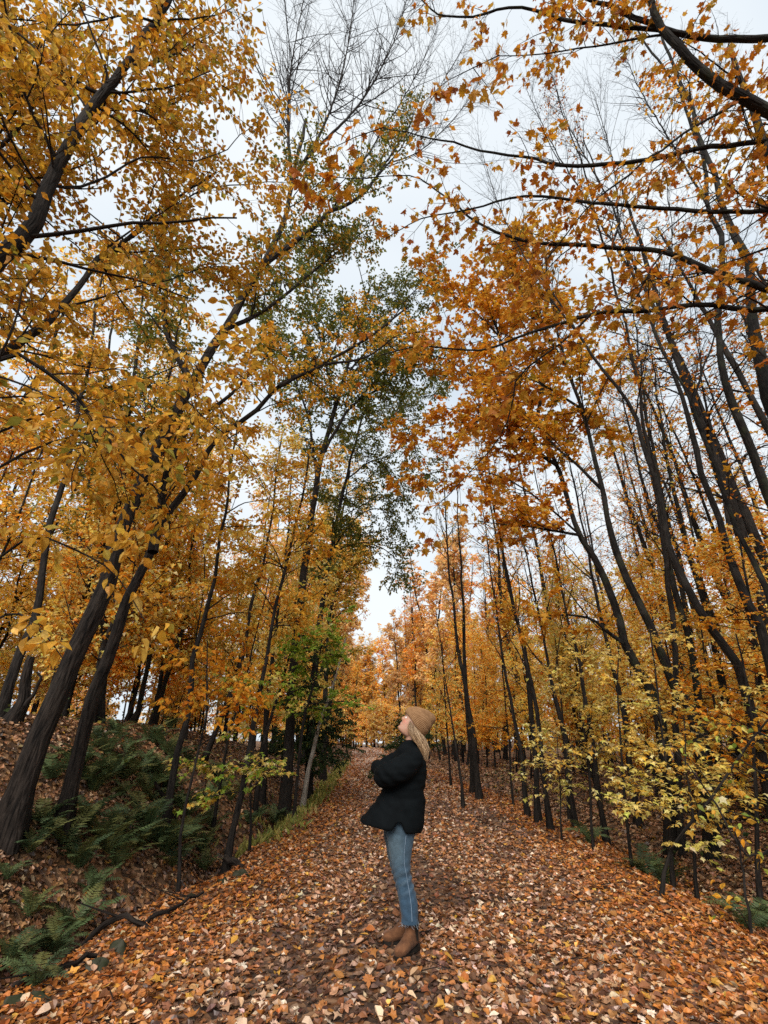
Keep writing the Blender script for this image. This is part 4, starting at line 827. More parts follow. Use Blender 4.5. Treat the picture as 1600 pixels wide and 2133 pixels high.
FERNS += [(px + frng.uniform(-55, 55), py + frng.uniform(-40, 45), Y) for px, py, Y in FERNS[3:34] if px < 430] + [(px + frng.uniform(-45, 45), py + frng.uniform(-30, 40), Y) for px, py, Y in FERNS[7:24]]
for i, (px, py, Y) in enumerate(FERNS):
    Y = min(np.arange(3.4, 13, .4), key=lambda q: abs(project(base_at(px, float(q)))[1] - (py + 25))); b = base_at(px, float(Y))
    if i < 7: lab, g = 'dark green fern low on the left bank above the ditch', 'ferns low on the left bank'
    elif Y < 8.3: lab, g = 'dark green fern in the big patch across the left bank', 'ferns in the left bank patch'
    else: lab, g = 'small fern further back along the left bank', 'ferns further along the left bank'
    fern(b.x, b.y, frng.uniform(.28, .42) if Y < 5.4 else (frng.uniform(.36, .56) if Y < 9 else .55), 9 if Y < 8 else 7, lab, g)
for px, Y, s, lab in ((1230, 9.0, .5, 'small fern under the pale leaves at the foot of the verge cluster'), (1345, 7.6, .55, 'dark fern clump beside the nearest sapling on the right bank'), (1385, 7.3, .5, 'dark fern between the right saplings and the slanting stem'),
                      (1560, 5.4, .42, 'fern at the right edge below the low shrub'), (1590, 5.9, .45, 'fern cut by the right edge under the lime shrub')):
    b = base_at(px, Y); fern(b.x, b.y, s, 8, lab, 'ferns on the right bank')

# ------------------------------------------------------------------ stones, fallen branches, grass, pole
def stone_mat(name, c1, c2):
    m, t = mat(name); tc_ = N(t, 'TexCoord'); n = N(t, 'TexNoise', Scale=6.0, Detail=8.0); t.links.new(tc_.outputs['Object'], n.inputs['Vector'])
    g = N(t, 'NewGeometry'); r = N(t, 'ValToRGB'); e = r.color_ramp.elements; e[0].position = .35; e[0].color = (*c1, 1); e[1].position = .65; e[1].color = (*c2, 1)
    t.links.new(n.outputs[0], r.inputs[0]); b = N(t, 'Bump', Strength=.6, Distance=.02); t.links.new(n.outputs[0], b.inputs['Height'])
    p = N(t, 'BsdfPrincipled', Roughness=1.0); p.inputs['Specular IOR Level'].default_value = .05; t.links.new(r.outputs[0], p.inputs['Base Color']); t.links.new(b.outputs[0], p.inputs['Normal'])
    o_ = N(t, 'OutputMaterial'); t.links.new(p.outputs[0], o_.inputs[0]); return m
M['stone'] = stone_mat('mossy_stone', (.02, .024, .010), (.07, .065, .05))
def stone(px, Y, s, label, seed):
    r = np.random.default_rng(seed); n, k = 9, 14; V = []
    ph = r.uniform(0, 6, 6)
    for i in range(n):
        th = math.pi * i / (n - 1)
        for j in range(k):
            a = 2 * math.pi * j / k; d = 1 + .16 * math.sin(2 * a + ph[0]) + .12 * math.sin(3 * a + 2 * th + ph[1]) + .1 * math.sin(4 * th + a + ph[2]) + r.normal(0, .07)
            V.append((d * math.sin(th) * math.cos(a) * s[0], d * math.sin(th) * math.sin(a) * s[1], d * math.cos(th) * s[2]))
    q = np.array([[i * k + j, (i + 1) * k + j, (i + 1) * k + (j + 1) % k, i * k + (j + 1) % k] for i in range(n - 1) for j in range(k)])
    b = base_at(px, Y); o_ = link('stone', mesh_np('stone', np.array(V), [q]), M['stone'], None, (b.x, b.y, b.z + s[2] * .05)); o_.rotation_euler = (0, 0, r.uniform(0, 6)); tag(o_, label, 'stone', 'stones along the left ditch')
for i, (px, Y, s, lab) in enumerate([(245, 4.75, (.10, .07, .08), 'dark mossy stone in the ditch beside the track edge, left foreground'), (205, 4.5, (.12, .08, .06), 'flat mossy stone below the dark one at the track edge'),
                                     (500, 7.0, (.11, .08, .07), 'wet stone in the ditch opposite the person'), (465, 6.7, (.10, .07, .06), 'small low stone in the ditch next to the wet one'), (60, 4.0, (.15, .09, .05), 'flat mossy stone at the lower left corner'), (395, 6.1, (.12, .08, .05), 'flat stone by the thin fallen branch in the ditch')]):
    stone(px, Y, s, lab, 700 + i)
def fallen(pts, r0, r1, label, seed, side=2):
    rng_ = np.random.default_rng(seed); P, R = stem_arr(pts, r0, r1, 12, rng_, .02); acc = Acc(); off = P[0].copy()
    root = empty('fallen_branch', off, label, 'branch', 'fallen branches in the left ditch')
    V, q, bk = tubes(P[None], R[None], 7); link('stem', mesh_np('stem', V - off, [q], True, None, bk), M['barkelm'], root)
    for _ in range(side):
        a, b = spawn(P[None], R[None], rng_, 0.0001, .3, .5); i = rng_.integers(4, 10); d = norm(rng_.normal(0, 1, 3) * np.array([1, 1, .3]) + np.array([0, 0, .25]))
        Q = P[i] + d[None] * np.linspace(0, rng_.uniform(.2, .45), 5)[:, None]; V, q, bk = tubes(Q[None], (R[i] * .5 * np.linspace(1, .4, 5))[None], 5); link('twig', mesh_np('twig', V - off, [q], True, None, bk), M['barkelm'], root)
def on(px, Y, dz): b = base_at(px, Y); return b + Vector((0, 0, dz))
fallen([on(170, 5.4, .06), on(230, 5.3, .10), on(280, 5.25, .08), on(310, 5.2, .02)], .028, .016, 'thick dark fallen branch lying down the bank into the ditch', 1)
fallen([on(300, 5.3, .03), on(345, 5.5, .06), on(420, 6.1, .06)], .022, .012, 'fallen branch lying along the ditch at the end of the thick one', 2)
fallen([on(20, 4.2, .05), on(120, 4.35, .07), on(200, 4.6, .04)], .025, .015, 'weathered fallen branch along the ditch in the lower left corner', 3, 1)
fallen([on(465, 7.9, .25), on(490, 7.7, .08), on(512, 7.4, 0)], .05, .035, 'short dark log sliding from the bank into the ditch', 4, 0)
fallen([on(375, 8.3, .02), on(330, 8.2, .25), on(315, 8.1, .3)], .04, .02, 'dark rotten log half hidden by ferns at the slim trunk foot', 5, 0)
# grass along the far left verge
gacc = Acc(); n = 2600; gy = 9 + 36 * rng.random(n) ** 1.2; gx = np.interp(gy, YL, XL) + rng.normal(-.25, .22, n)
gp = np.stack([gx, gy, ground(gx, gy)], -1); gd = norm(np.stack([rng.normal(0, .45, n), rng.normal(0, .45, n), np.ones(n)], -1)); gn = norm(np.cross(gd, rng.normal(0, 1, (n, 3))))
leaves(gacc, 'needle', gp, gd, gn, rng.uniform(.10, .24, n), pick([(.34, .32, .08, 3), (.22, .26, .06, 2), (.5, .4, .14, 1.5)], n, rng), rng)
tag(link('grass', gacc.mesh('grass', False), M['leaf']), 'yellow green grass fringing the left verge far along the track', 'grass', kind='stuff')
# low leafy seedlings on both banks (ground cover)
n = 5200; sx = np.where(rng.random(n) < .5, -1, 1); gy = 5.5 + 22 * rng.random(n); e = np.where(sx < 0, np.interp(gy, YL, XL) - rng.uniform(.9, 7, n), np.interp(gy, YR, XR) + rng.uniform(.8, 9, n))
cl = vnoise(e * .9, gy * .9) > .12; e = e[cl]; gy = gy[cl]; n = len(e)
gp = np.stack([e, gy, ground(e, gy) + rng.uniform(.05, .45, n) * rng.random(n)], -1); an = rng.uniform(0, 6.28, n); gd = norm(np.stack([np.cos(an), np.sin(an), rng.normal(-.1, .25, n)], -1)); gn = np.array([[0, 0, 1.0]]) + rng.normal(0, .35, (n, 3)); gn = norm(gn - gd * (gn * gd).sum(1, keepdims=True))
ga = Acc(); leaves(ga, 'ovate', gp, gd, gn, rng.uniform(.05, .11, n), pick([(.06, .09, .03, 3), (.12, .14, .035, 2), (.4, .3, .06, 1.2), (.03, .05, .02, 2), (.55, .42, .1, .8)], n, rng), rng)
tag(link('ground_cover', ga.mesh('ground_cover', False), M['leaf']), 'low leafy seedlings and ground cover on both banks', 'ground cover', kind='stuff')
# broken twigs lying on the leaves
ta = Acc()
for q in range(110):
    yy = 3 + 9 * rng.random() ** 1.2; xx = rng.uniform(-1, 1) * min(yy * .85, 6); a_ = rng.uniform(0, 6.28); L = rng.uniform(.08, .4)
    d_ = np.array([math.cos(a_), math.sin(a_), 0]); Pq = np.array([[xx, yy, 0]]) + d_[None] * np.linspace(0, L, 5)[:, None] + rng.normal(0, .012, (5, 3)) * [1, 1, .3]
    Pq[:, 2] += ground(Pq[:, 0], Pq[:, 1]) + .05; V, f_, bk = tubes(Pq[None], np.full((1, 5), rng.uniform(.0025, .006)) * np.linspace(1, .5, 5), 4); ta.add(V, f_, bk)
tag(link('fallen_twigs', ta.mesh('fallen_twigs'), M['twig']), 'broken thin twigs strewn over the leaf carpet', 'twigs', kind='stuff')
# pole at the far end of the track
b = base_at(763, 84); pa = Acc(); P = np.array([[0, 0, -.2], [.01, 0, .9], [0, 0, 1.9], [.02, 0, 2.6]]); V, q, bk = tubes(P[None], np.array([[.07, .065, .06, .05]]), 8); pa.add(V, q, bk)
po = link('gate_post', pa.mesh('gate_post'), M['bark'], None, b); tag(po, 'thin dark post standing in the middle of the far end of the track', 'post')
# ------------------------------------------------------------------ the person
PY = 4.66
pbase = Vector((.16, PY, gz(.16, PY) + .02)); POFF = np.array(pbase)
person = empty('person', pbase, 'person in a brown beanie, black jacket and jeans looking up with folded arms', 'person')
def loft(rings, n=32, m=40, cap=True, pw=2.0):
    """rings: (centre, semi-axis a, semi-axis b); smooth surface through them, m rows of n points"""
    D = np.array([np.concatenate([np.array(c), np.array(a), np.array(b)]) for c, a, b in rings], float)
    Q = np.vstack([2 * D[0] - D[1], D, 2 * D[-1] - D[-2]]); u = np.linspace(0, len(D) - 1, m); i = np.minimum(u.astype(int), len(D) - 2); f = (u - i)[:, None]
    a, b, c, d = Q[i], Q[i + 1], Q[i + 2], Q[i + 3]
    D = .5 * ((2 * b) + (c - a) * f + (2 * a - 5 * b + 4 * c - d) * f ** 2 + (-a + 3 * b - 3 * c + d) * f ** 3)
    t = np.arange(n) * 2 * math.pi / n
    ct, st_ = np.cos(t), np.sin(t); e = 2 / pw
    ct, st_ = np.sign(ct) * np.abs(ct) ** e, np.sign(st_) * np.abs(st_) ** e
    V = D[:, None, :3] + ct[None, :, None] * D[:, None, 3:6] + st_[None, :, None] * D[:, None, 6:9]
    V = V.reshape(-1, 3); r = np.arange(m - 1)[:, None] * n; j = np.arange(n)[None]; j2 = (j + 1) % n
    q = np.stack([r + j, r + j2, r + n + j2, r + n + j], -1).reshape(-1, 4); F = [q]
    if cap:
        k = len(V); V = np.vstack([V, D[0, :3], D[-1, :3]]); jj = np.arange(n)
        F.append(np.stack([np.full(n, k), (jj + 1) % n, jj], -1)); F.append(np.stack([np.full(n, k + 1), (m - 1) * n + jj, (m - 1) * n + (jj + 1) % n], -1))
    return V, F
def capsule(pts, radii, n=12, m=14): 
    P, R = resample(pts, radii, m); T = norm(np.gradient(P, axis=0)); ref = np.array([0, 0, 1.0]) if abs(T[m // 2][2]) < .8 else np.array([0, 1.0, 0])
    rings = []
    for p, r, t in zip(P, R, T):
        a = norm(np.cross(t, ref)); b = np.cross(t, a); rings.append((p, a * r, b * r))
    c0, a0, b0 = rings[0]; c1, a1, b1 = rings[-1]
    rings = [(c0 - T[0] * R[0] * .75, a0 * .35, b0 * .35)] + rings + [(c1 + T[-1] * R[-1] * .75, a1 * .35, b1 * .35)]
    return loft(rings, n, m + 6)
def remesh(name, pieces, voxel, smooth=6, fac=.5):
    a = Acc()
    for V, F in pieces: a.add(np.asarray(V, float), F)
    me = a.mesh('tmp'); o_ = bpy.data.objects.new('tmp', me); COL.objects.link(o_)
    md = o_.modifiers.new('r', 'REMESH'); md.mode = 'VOXEL'; md.voxel_size = voxel
    sm = o_.modifiers.new('s', 'SMOOTH'); sm.iterations = smooth; sm.factor = fac
    ev = o_.evaluated_get(bpy.context.evaluated_depsgraph_get()); m2 = bpy.data.meshes.new_from_object(ev)
    V = np.empty(len(m2.vertices) * 3, np.float32); m2.vertices.foreach_get('co', V); V = V.reshape(-1, 3).astype(float)
    Nn = np.empty(len(m2.vertices) * 3, np.float32); m2.vertices.foreach_get('normal', Nn); Nn = Nn.reshape(-1, 3)
    lv = np.empty(len(m2.loops), np.int32); m2.loops.foreach_get('vertex_index', lv); lt = np.empty(len(m2.polygons), np.int32); m2.polygons.foreach_get('loop_total', lt)
    bpy.data.objects.remove(o_); bpy.data.meshes.remove(me); bpy.data.meshes.remove(m2)
    assert (lt == 4).all()
    return V, Nn, lv.reshape(-1, 4)
def cloth_mat(name, c1, c2, scale, rough=.85, bump=.25, sheen=.2, wave=None):
    m, t = mat(name); tc_ = N(t, 'TexCoord'); n = N(t, 'TexNoise', Scale=scale, Detail=6.0, Roughness=.65); t.links.new(tc_.outputs['Object'], n.inputs['Vector'])
    r = N(t, 'ValToRGB'); e = r.color_ramp.elements; e[0].position = .35; e[0].color = (*c1, 1); e[1].position = .68; e[1].color = (*c2, 1); t.links.new(n.outputs[0], r.inputs[0])
    n2 = N(t, 'TexNoise', Scale=240.0, Detail=2.0); t.links.new(tc_.outputs['Object'], n2.inputs['Vector'])
    b = N(t, 'Bump', Strength=bump, Distance=.004); t.links.new(n2.outputs[0], b.inputs['Height'])
    p = N(t, 'BsdfPrincipled', Roughness=rough); p.inputs['Specular IOR Level'].default_value = .2; p.inputs['Sheen Weight'].default_value = sheen
    a = N(t, 'Attribute', attribute_name='Col'); mu = N(t, 'VectorMath', operation='MULTIPLY'); t.links.new(r.outputs[0], mu.inputs[0]); t.links.new(a.outputs['Color'], mu.inputs[1])
    t.links.new(mu.outputs[0], p.inputs['Base Color']); t.links.new(b.outputs[0], p.inputs['Normal']); o_ = N(t, 'OutputMaterial'); t.links.new(p.outputs[0], o_.inputs[0]); return m
M['jacket'] = cloth_mat('black_jacket_cloth', (.0012, .002, .0026), (.003, .0046, .0056), 9, .85, .3, 0)
M['jacket'].node_tree.nodes['Principled BSDF'].inputs['Specular IOR Level'].default_value = .10
M['denim'] = cloth_mat('blue_denim', (.75, .75, .75), (1.15, 1.15, 1.15), 30, .85, .5, .1)
M['suede'] = cloth_mat('brown_suede', (.085, .036, .017), (.15, .066, .03), 22, .95, .4, .04)
M['rubber'] = cloth_mat('dark_sole', (.008, .007, .006), (.02, .016, .013), 20, .6, .2, 0)
M['knit'] = cloth_mat('brown_knit', (.20, .105, .048), (.30, .17, .085), 40, .95, .6, .03)
def skin_mat():
    m, t = mat('skin'); a = N(t, 'Attribute', attribute_name='Col'); p = N(t, 'BsdfPrincipled', Roughness=.45); p.inputs['Subsurface Weight'].default_value = .15; p.inputs['Subsurface Scale'].default_value = .01
    t.links.new(a.outputs['Color'], p.inputs['Base Color']); o_ = N(t, 'OutputMaterial'); t.links.new(p.outputs[0], o_.inputs[0]); return m
M['skin'] = skin_mat()
def hair_mat():
    m, t = mat('blonde_hair'); a = N(t, 'Attribute', attribute_name='Col'); p = N(t, 'BsdfPrincipled', Roughness=.38); p.inputs['Specular IOR Level'].default_value = .5
    t.links.new(a.outputs['Color'], p.inputs['Base Color']); o_ = N(t, 'OutputMaterial'); t.links.new(p.outputs[0], o_.inputs[0]); return m
M['hair'] = hair_mat()
def pmesh(name, V, F, m, parent, col=None, smooth=True):
    if col is None: col = np.ones((len(V), 3))
    return link(name, mesh_np(name, np.asarray(V) - POFF, F, smooth, col), m, parent)
def ax(pf, pb, Y, lat, f_row=None):      # ring from its front and back pixel
    a = np.array(at(pf[0], pf[1], Y)); b = np.array(at(pb[0], pb[1], Y)); return ((a + b) / 2, (a - b) / 2, np.array([0, -lat, 0.0]))

# jacket: trunk and both sleeves, grown together
JR = [((846, 1541), (866, 1541), .058), ((838, 1547), (868, 1548), .085), ((830, 1556), (875, 1558), .15), ((824, 1568), (881, 1570), .19), ((818, 1585), (887, 1586), .205), ((811, 1606), (889, 1608), .20),
      ((804, 1628), (887, 1628), .195), ((795, 1646), (883, 1650), .195), ((786, 1662), (886, 1664), .205), ((769, 1685), (885, 1692), .22), ((754, 1701), (883, 1717), .23), ((750, 1711), (877, 1734), .228)]
torso = loft([ax(f, b, PY, l) for f, b, l in JR], 40, 50, True, 2.25)
def A3(px, py, Y): return np.array(at(px, py, Y))
near = capsule([A3(864, 1577, 4.52), A3(843, 1598, 4.44), A3(814, 1612, 4.42), A3(802, 1616, 4.48), A3(796, 1612, 4.62), A3(794, 1606, 4.74)], [.088, .10, .098, .092, .078, .06], 18, 26)
far = capsule([A3(850, 1572, 4.82), A3(826, 1586, 4.90), A3(800, 1598, 4.90), A3(789, 1599, 4.82), A3(787, 1598, 4.70), A3(796, 1600, 4.60)], [.085, .088, .078, .066, .062, .06], 18, 26)
V, Nn, q = remesh('jacket', [torso, near, far], .010, 5, .5)
Pc = V
hemrow = np.array(at(800, 1700, PY))[2]
px_ = V[:, 0]; zz = V[:, 2]; yy = V[:, 1] - PY
fold = .0035 * np.sin(zz * 55 + px_ * 30 + 2.5 * np.sin(px_ * 17)) * sstep(1.28, 1.05, zz) * sstep(.86, 1.0, zz)
fold += .005 * np.sin((px_ * .8 + zz * 1.0) * 62 + 3 * np.sin(yy * 9)) * np.exp(-((zz - 1.22) / .10) ** 2) * np.exp(-((px_ - .06) / .14) ** 2)
fold += .0025 * np.sin(px_ * 38 + zz * 12 + 2 * np.sin(zz * 14)) * sstep(1.02, .90, zz)
fold += .0016 * np.sin(zz * 110) * sstep(.95, 1.0, zz)                      # quilting rows
V = V + Nn * fold[:, None]
# scalloped hem: side seams rise, tails hang
side = np.exp(-((V[:, 0] - at(829, 1700, PY).x) / .035) ** 2); low = sstep(at(830, 1700, PY).z + .0, at(830, 1728, PY).z, V[:, 2])
V[:, 2] += side * low * .085
pmesh('jacket', V, [q], M['jacket'], person)
# jeans
def leg(rows, seed):
    R_ = [(ax((f, y), (b, y), Y, l)) for y, f, b, Y, l in rows]
    V, F = loft(R_, 28, 70, True, 2.1)
    r = np.random.default_rng(seed); c = np.array([x[0] for x in R_]); cen = np.stack([np.interp(V[:, 2], c[::-1, 2], c[::-1, k]) for k in range(2)], -1)
    d = np.concatenate([V[:, :2] - cen, np.zeros((len(V), 1))], 1); d = norm(d); z = V[:, 2]; xx = V[:, 0]
    w_ = .006 * np.sin((z * 1.0 - (xx - .2) * .55) * 95 + 1.5 * np.sin(xx * 40)) * np.exp(-((z - .46) / .10) ** 2) + .005 * np.sin((z + (xx - .2) * .7) * 70) * np.exp(-((z - .80) / .06) ** 2) + .0035 * np.sin(z * 85 + xx * 60) * sstep(.36, .2, z)
    V = V + d * w_[:, None]
    zc = V[:, 2:3]; fade = np.exp(-((zc - .68) / .17) ** 2)
    fr = (1 - sstep(-.02, .05, (V[:, 0] - np.interp(V[:, 2], c[::-1, 2], c[::-1, 0]))))[:, None]
    base = np.array([.026, .054, .088]); pale = np.array([.072, .108, .132])
    col = base + (pale - base) * fade * (.35 + .5 * fr) + np.array([[.09, .11, .12]]) * (np.clip(np.sin((V[:, 2] * 1.0 - (V[:, 0] - .2) * .55) * 95) - .55, 0, 1) * np.exp(-((V[:, 2] - .46) / .08) ** 2))[:, None]
    return V, F, col
near_leg = leg([(1690, 812, 868, 4.58, .09), (1730, 804, 866, 4.58, .092), (1756, 808, 861, 4.575, .085), (1782, 812, 857, 4.57, .08), (1807, 817, 855, 4.56, .072), (1832, 823, 858, 4.555, .066), (1853, 828, 864, 4.535, .066), (1880, 832, 870, 4.515, .068), (1902, 835, 871, 4.50, .069), (1922, 837, 872, 4.49, .071)], 1)
far_leg = leg([(1690, 806, 860, 4.74, .09), (1730, 799, 852, 4.745, .092), (1756, 803, 850, 4.75, .085), (1782, 808, 848, 4.755, .08), (1808, 814, 848, 4.76, .072), (1832, 821, 850, 4.77, .066), (1853, 826, 854, 4.76, .064), (1876, 831, 857, 4.745, .064), (1908, 836, 862, 4.725, .066)], 2)
a = Acc(); [a.add(V, F, None, c) for V, F, c in (near_leg, far_leg)]
jeans = link('jeans', mesh_np('jeans', np.concatenate(a.V) - POFF, [np.concatenate(f) for f in a.F.values()], True, np.concatenate(a.C)), M['denim'], person)
sa = Acc()                                                                    # side seam of the near leg, and frayed threads at both hems
rws = [(1740, 846, 4.49), (1790, 842, 4.488), (1830, 848, 4.484), (1860, 853, 4.462), (1890, 857, 4.44), (1920, 858.5, 4.415)]
P, R = resample([at(x, y, Y) for y, x, Y in rws], [.0022] * 6, 24); V, q, bk = tubes(P[None], R[None], 5); sa.add(V, q, bk, np.repeat([[.16, .22, .29]], len(V), 0))
link('seam', mesh_np('seam', np.concatenate(sa.V) - POFF, [np.concatenate(f) for f in sa.F.values()], True, np.concatenate(sa.C)), M['denim'], jeans)
fa = Acc(); r = np.random.default_rng(4)
for legm, Yc in ((near_leg, 4.54), (far_leg, 4.80)):
    hem = legm[0][-2 - 28:-2]
    for k in range(46):
        i = r.integers(0, 28); p0 = hem[i] * (1 - .5) + hem[(i + 1) % 28] * .5 + np.array([0, 0, .004]); L = r.uniform(.006, .028)
        Pq = np.stack([p0, p0 + np.array([r.normal(0, .004), r.normal(0, .004), -L * .6]), p0 + np.array([r.normal(0, .008), r.normal(0, .008), -L])])
        V, q, bk = tubes(Pq[None], np.full((1, 3), .0009), 3); fa.add(V, q, bk, np.repeat([[.35, .40, .45]], len(V), 0))
tag(link('frayed_hem', mesh_np('frayed_hem', np.concatenate(fa.V) - POFF, [np.concatenate(f) for f in fa.F.values()], True, np.concatenate(fa.C)), M['denim'], jeans), kind='stuff')
# boots
def boot(origin, fwd, name_parent, sgn):
    f = norm(np.array([fwd[0], fwd[1], 0.0])); l = np.array([-f[1], f[0], 0.0]); up = np.array([0, 0, 1.0]); O = np.array(origin)
    W = lambda u, v, z: O + f * (u * .88 if u > 0 else u * .95) + l * v * .93 + up * z
    foot = loft([(W(-.078, 0, .085), l * .012, up * .02), (W(-.07, 0, .085), l * .028, up * .04), (W(-.045, 0, .10), l * .036, up * .062), (W(0, 0, .11), l * .040, up * .085), (W(.05, .003, .082), l * .040, up * .062), (W(.10, .005, .058), l * .045, up * .044), (W(.145, .005, .047), l * .046, up * .036), (W(.18, .002, .043), l * .037, up * .030), (W(.198, 0, .04), l * .022, up * .022), (W(.205, 0, .038), l * .008, up * .010)], 24, 36, True, 2.3)
    shaft = loft([(W(-.015, 0, .09), f * .060, l * .040), (W(-.014, 0, .13), f * .057, l * .040), (W(-.010, 0, .17), f * .056, l * .044), (W(-.006, 0, .235), f * .060, l * .047)], 24, 16, True, 2.2)
    V, Nn_, q = remesh('boot', [foot, shaft], .006, 4, .5)
    h = V - O; u = h @ f; z = h[:, 2]
    V = V + Nn_ * (.0025 * np.sin((u - z * .8) * 150) * np.exp(-((u - .06) / .035) ** 2) * np.exp(-((z - .11) / .04) ** 2))[:, None]
    col = np.ones((len(V), 3)) * (1 + .35 * sstep(.10, .17, u) * sstep(.03, .06, z))[:, None] * np.where(z < .05, .8, 1.0)[:, None]
    bt = pmesh('boot', V, [q], M['suede'], name_parent, col)
    # sole and stacked heel
    outl = [(-.080, .0), (-.07, .03), (-.03, .038), (.03, .036), (.08, .042), (.13, .047), (.17, .042), (.20, .022), (.210, 0)]; outl = outl + [(u_, -v_) for u_, v_ in outl[-2:0:-1]]
    n = len(outl); top = []; bot = []
    for u_, v_ in outl:
        hz = .046 if u_ < -.015 else (.030 if u_ < .03 else .022)
        top.append(W(u_, v_, hz)); bot.append(W(u_ * .985, v_ * .97, 0.0 if (u_ < -.015 or u_ > .07) else .012))
    V = np.array(top + bot); j = np.arange(n); j2 = (j + 1) % n
    F = [np.stack([j, n + j, n + j2, j2], -1), np.array([list(range(n))]), np.array([list(range(2 * n - 1, n - 1, -1))])]
    pmesh('sole', V, F, M['rubber'], bt, None, False)
    # elastic gussets: dark panels on both sides of the shaft
    for s in (-1, 1):
        gv = []; rows = 8
        for k in range(rows):
            z = .235 - (.235 - .075) * k / (rows - 1); wd = .032 * (1 - .65 * (k / (rows - 1)) ** 1.3)
            cu = -.008 - .012 * k / (rows - 1); hl = .058; hw = np.interp(z, [.075, .09, .13, .17, .235], [.043, .0425, .0415, .0445, .0475])
            for t in np.linspace(-1, 1, 6):
                uu = cu + wd * t; yv = hw * max(0, 1 - abs((uu + .012) / hl) ** 2.2) ** (1 / 2.2)
                gv.append(W(uu, s * (yv + .006), z))
        gf = np.array([[k * 6 + c, k * 6 + c + 1, (k + 1) * 6 + c + 1, (k + 1) * 6 + c] for k in range(rows - 1) for c in range(5)])
        pmesh('elastic_gusset', np.array(gv), [gf], M['rubber'], bt)
nb = np.array(at(853, 1990, 4.55)); zg = gz(.2, 4.55) + .025
boot((.206, 4.50, zg), (-.165, -.18), person, 1)
boot((.172, 4.715, gz(.15, 4.8) + .025), (-.98, -.12), person, -1)
# head, neck and the body inside the clothes, one skin
tl = math.radians(36); f = np.array([-math.cos(tl), 0, math.sin(tl)]); u = np.array([math.sin(tl), 0, math.cos(tl)]); lt_ = np.array([0, -1.0, 0])
HY = 4.665
C = np.array(at(830, 1516, HY)) - (.084 * f - .105 * u)
rows = [(-.125, .045, -.02, .032), (-.115, .072, -.05, .048), (-.10, .086, -.065, .056), (-.08, .088, -.08, .063), (-.055, .086, -.088, .068), (-.02, .088, -.095, .073), (.015, .090, -.10, .076), (.05, .090, -.102, .077), (.08, .078, -.095, .07), (.105, .05, -.065, .05), (.116, .015, -.02, .02)]
HV, HF = loft([(C + u * h + f * (fr + bk_) / 2, f * (fr - bk_) / 2, lt_ * w_) for h, fr, bk_, w_ in rows], 56, 70, True, 2.15)
h = (HV - C) @ u; s = (HV - C) @ lt_; fr_ = (HV - C) @ f; front = sstep(.02, .07, fr_)
dsp = front * (.024 * np.exp(-(s / .0105) ** 2) * np.where(h > -.022, np.exp(-((h + .022) / .030) ** 2), np.exp(-((h + .022) / .008) ** 2))     # nose
               + .007 * np.exp(-(s / .022) ** 2) * (np.exp(-((h + .050) / .006) ** 2) + np.exp(-((h + .066) / .007) ** 2)) - .006 * np.exp(-(s / .024) ** 2) * np.exp(-((h + .058) / .004) ** 2)
               + .008 * np.exp(-(s / .02) ** 2) * np.exp(-((h + .098) / .013) ** 2) - .005 * np.exp(-(s / .03) ** 2) * np.exp(-((h + .080) / .007) ** 2)
               - .010 * np.exp(-((np.abs(s) - .032) / .013) ** 2) * np.exp(-((h - .006) / .012) ** 2) + .005 * np.exp(-((np.abs(s) - .03) / .02) ** 2) * np.exp(-((h - .028) / .01) ** 2)
               + .006 * np.exp(-((np.abs(s) - .045) / .018) ** 2) * np.exp(-((h + .035) / .02) ** 2))
HV = HV + f[None] * dsp[:, None]
neck = capsule([A3(858, 1515, 4.67), A3(857, 1530, 4.67), A3(858, 1548, 4.67), A3(860, 1570, 4.67)], [.052, .052, .056, .07], 20, 16)
tor = loft([ax((838, 1556), (872, 1558), 4.67, .10), ax((832, 1575), (876, 1577), 4.67, .15), ax((826, 1610), (876, 1612), 4.67, .14), ax((822, 1650), (872, 1652), 4.67, .12), ax((818, 1690), (866, 1690), 4.66, .15), ax((812, 1720), (860, 1722), 4.66, .15)], 24, 30)
armn = capsule([A3(864, 1580, 4.52), A3(812, 1614, 4.45), A3(800, 1614, 4.50), A3(808, 1606, 4.70)], [.045, .042, .04, .028], 12, 20)
armf = capsule([A3(856, 1576, 4.83), A3(806, 1600, 4.86), A3(798, 1600, 4.80), A3(808, 1608, 4.63)], [.045, .042, .04, .028], 12, 20)
pieces = [(HV, HF), neck, tor, armn, armf]
for w0, dr in ((A3(810, 1606, 4.71), np.array([.03, .03, -.01])), (A3(810, 1608, 4.62), np.array([.045, -.02, -.01]))):
    d = norm(dr); sd_ = norm(np.cross(d, [0, 0, 1.0])); pieces.append(capsule([w0, w0 + d * .04, w0 + d * .08], [.026, .034, .03], 12, 10))
    for k, (o2, L) in enumerate(((-.024, .062), (-.008, .072), (.008, .068), (.024, .052))):
        b_ = w0 + d * .085 + np.array([0, 0, 1.0]) * o2; cv = np.array([.6, 0, 0]); pieces.append(capsule([b_, b_ + (d + cv * .25) * L * .5, b_ + (d + cv * .7) * L * .9], [.0095, .009, .008], 8, 8))
    b_ = w0 + d * .03 + np.array([0, 0, .03]); pieces.append(capsule([b_, b_ + np.array([.02, 0, .02]), b_ + d * .03 + np.array([.03, 0, .03])], [.011, .01, .009], 8, 8))
for rows_, Yf in (((1715, 845, 4.59), (1800, 837, 4.56), (1870, 851, 4.55), (1950, 858, 4.55)), 0), (((1715, 835, 4.74), (1800, 831, 4.76), (1870, 842, 4.79), (1930, 850, 4.80)), 0):
    pieces.append(capsule([A3(x_, y_, Y_) for y_, x_, Y_ in rows_], [.075, .052, .045, .034], 14, 24))
V, Nn, q = remesh('body', pieces, .0068, 2, .3)
h = (V - C) @ u; s = (V - C) @ lt_; fr_ = (V - C) @ f
col = np.repeat([[.42, .23, .155]], len(V), 0)
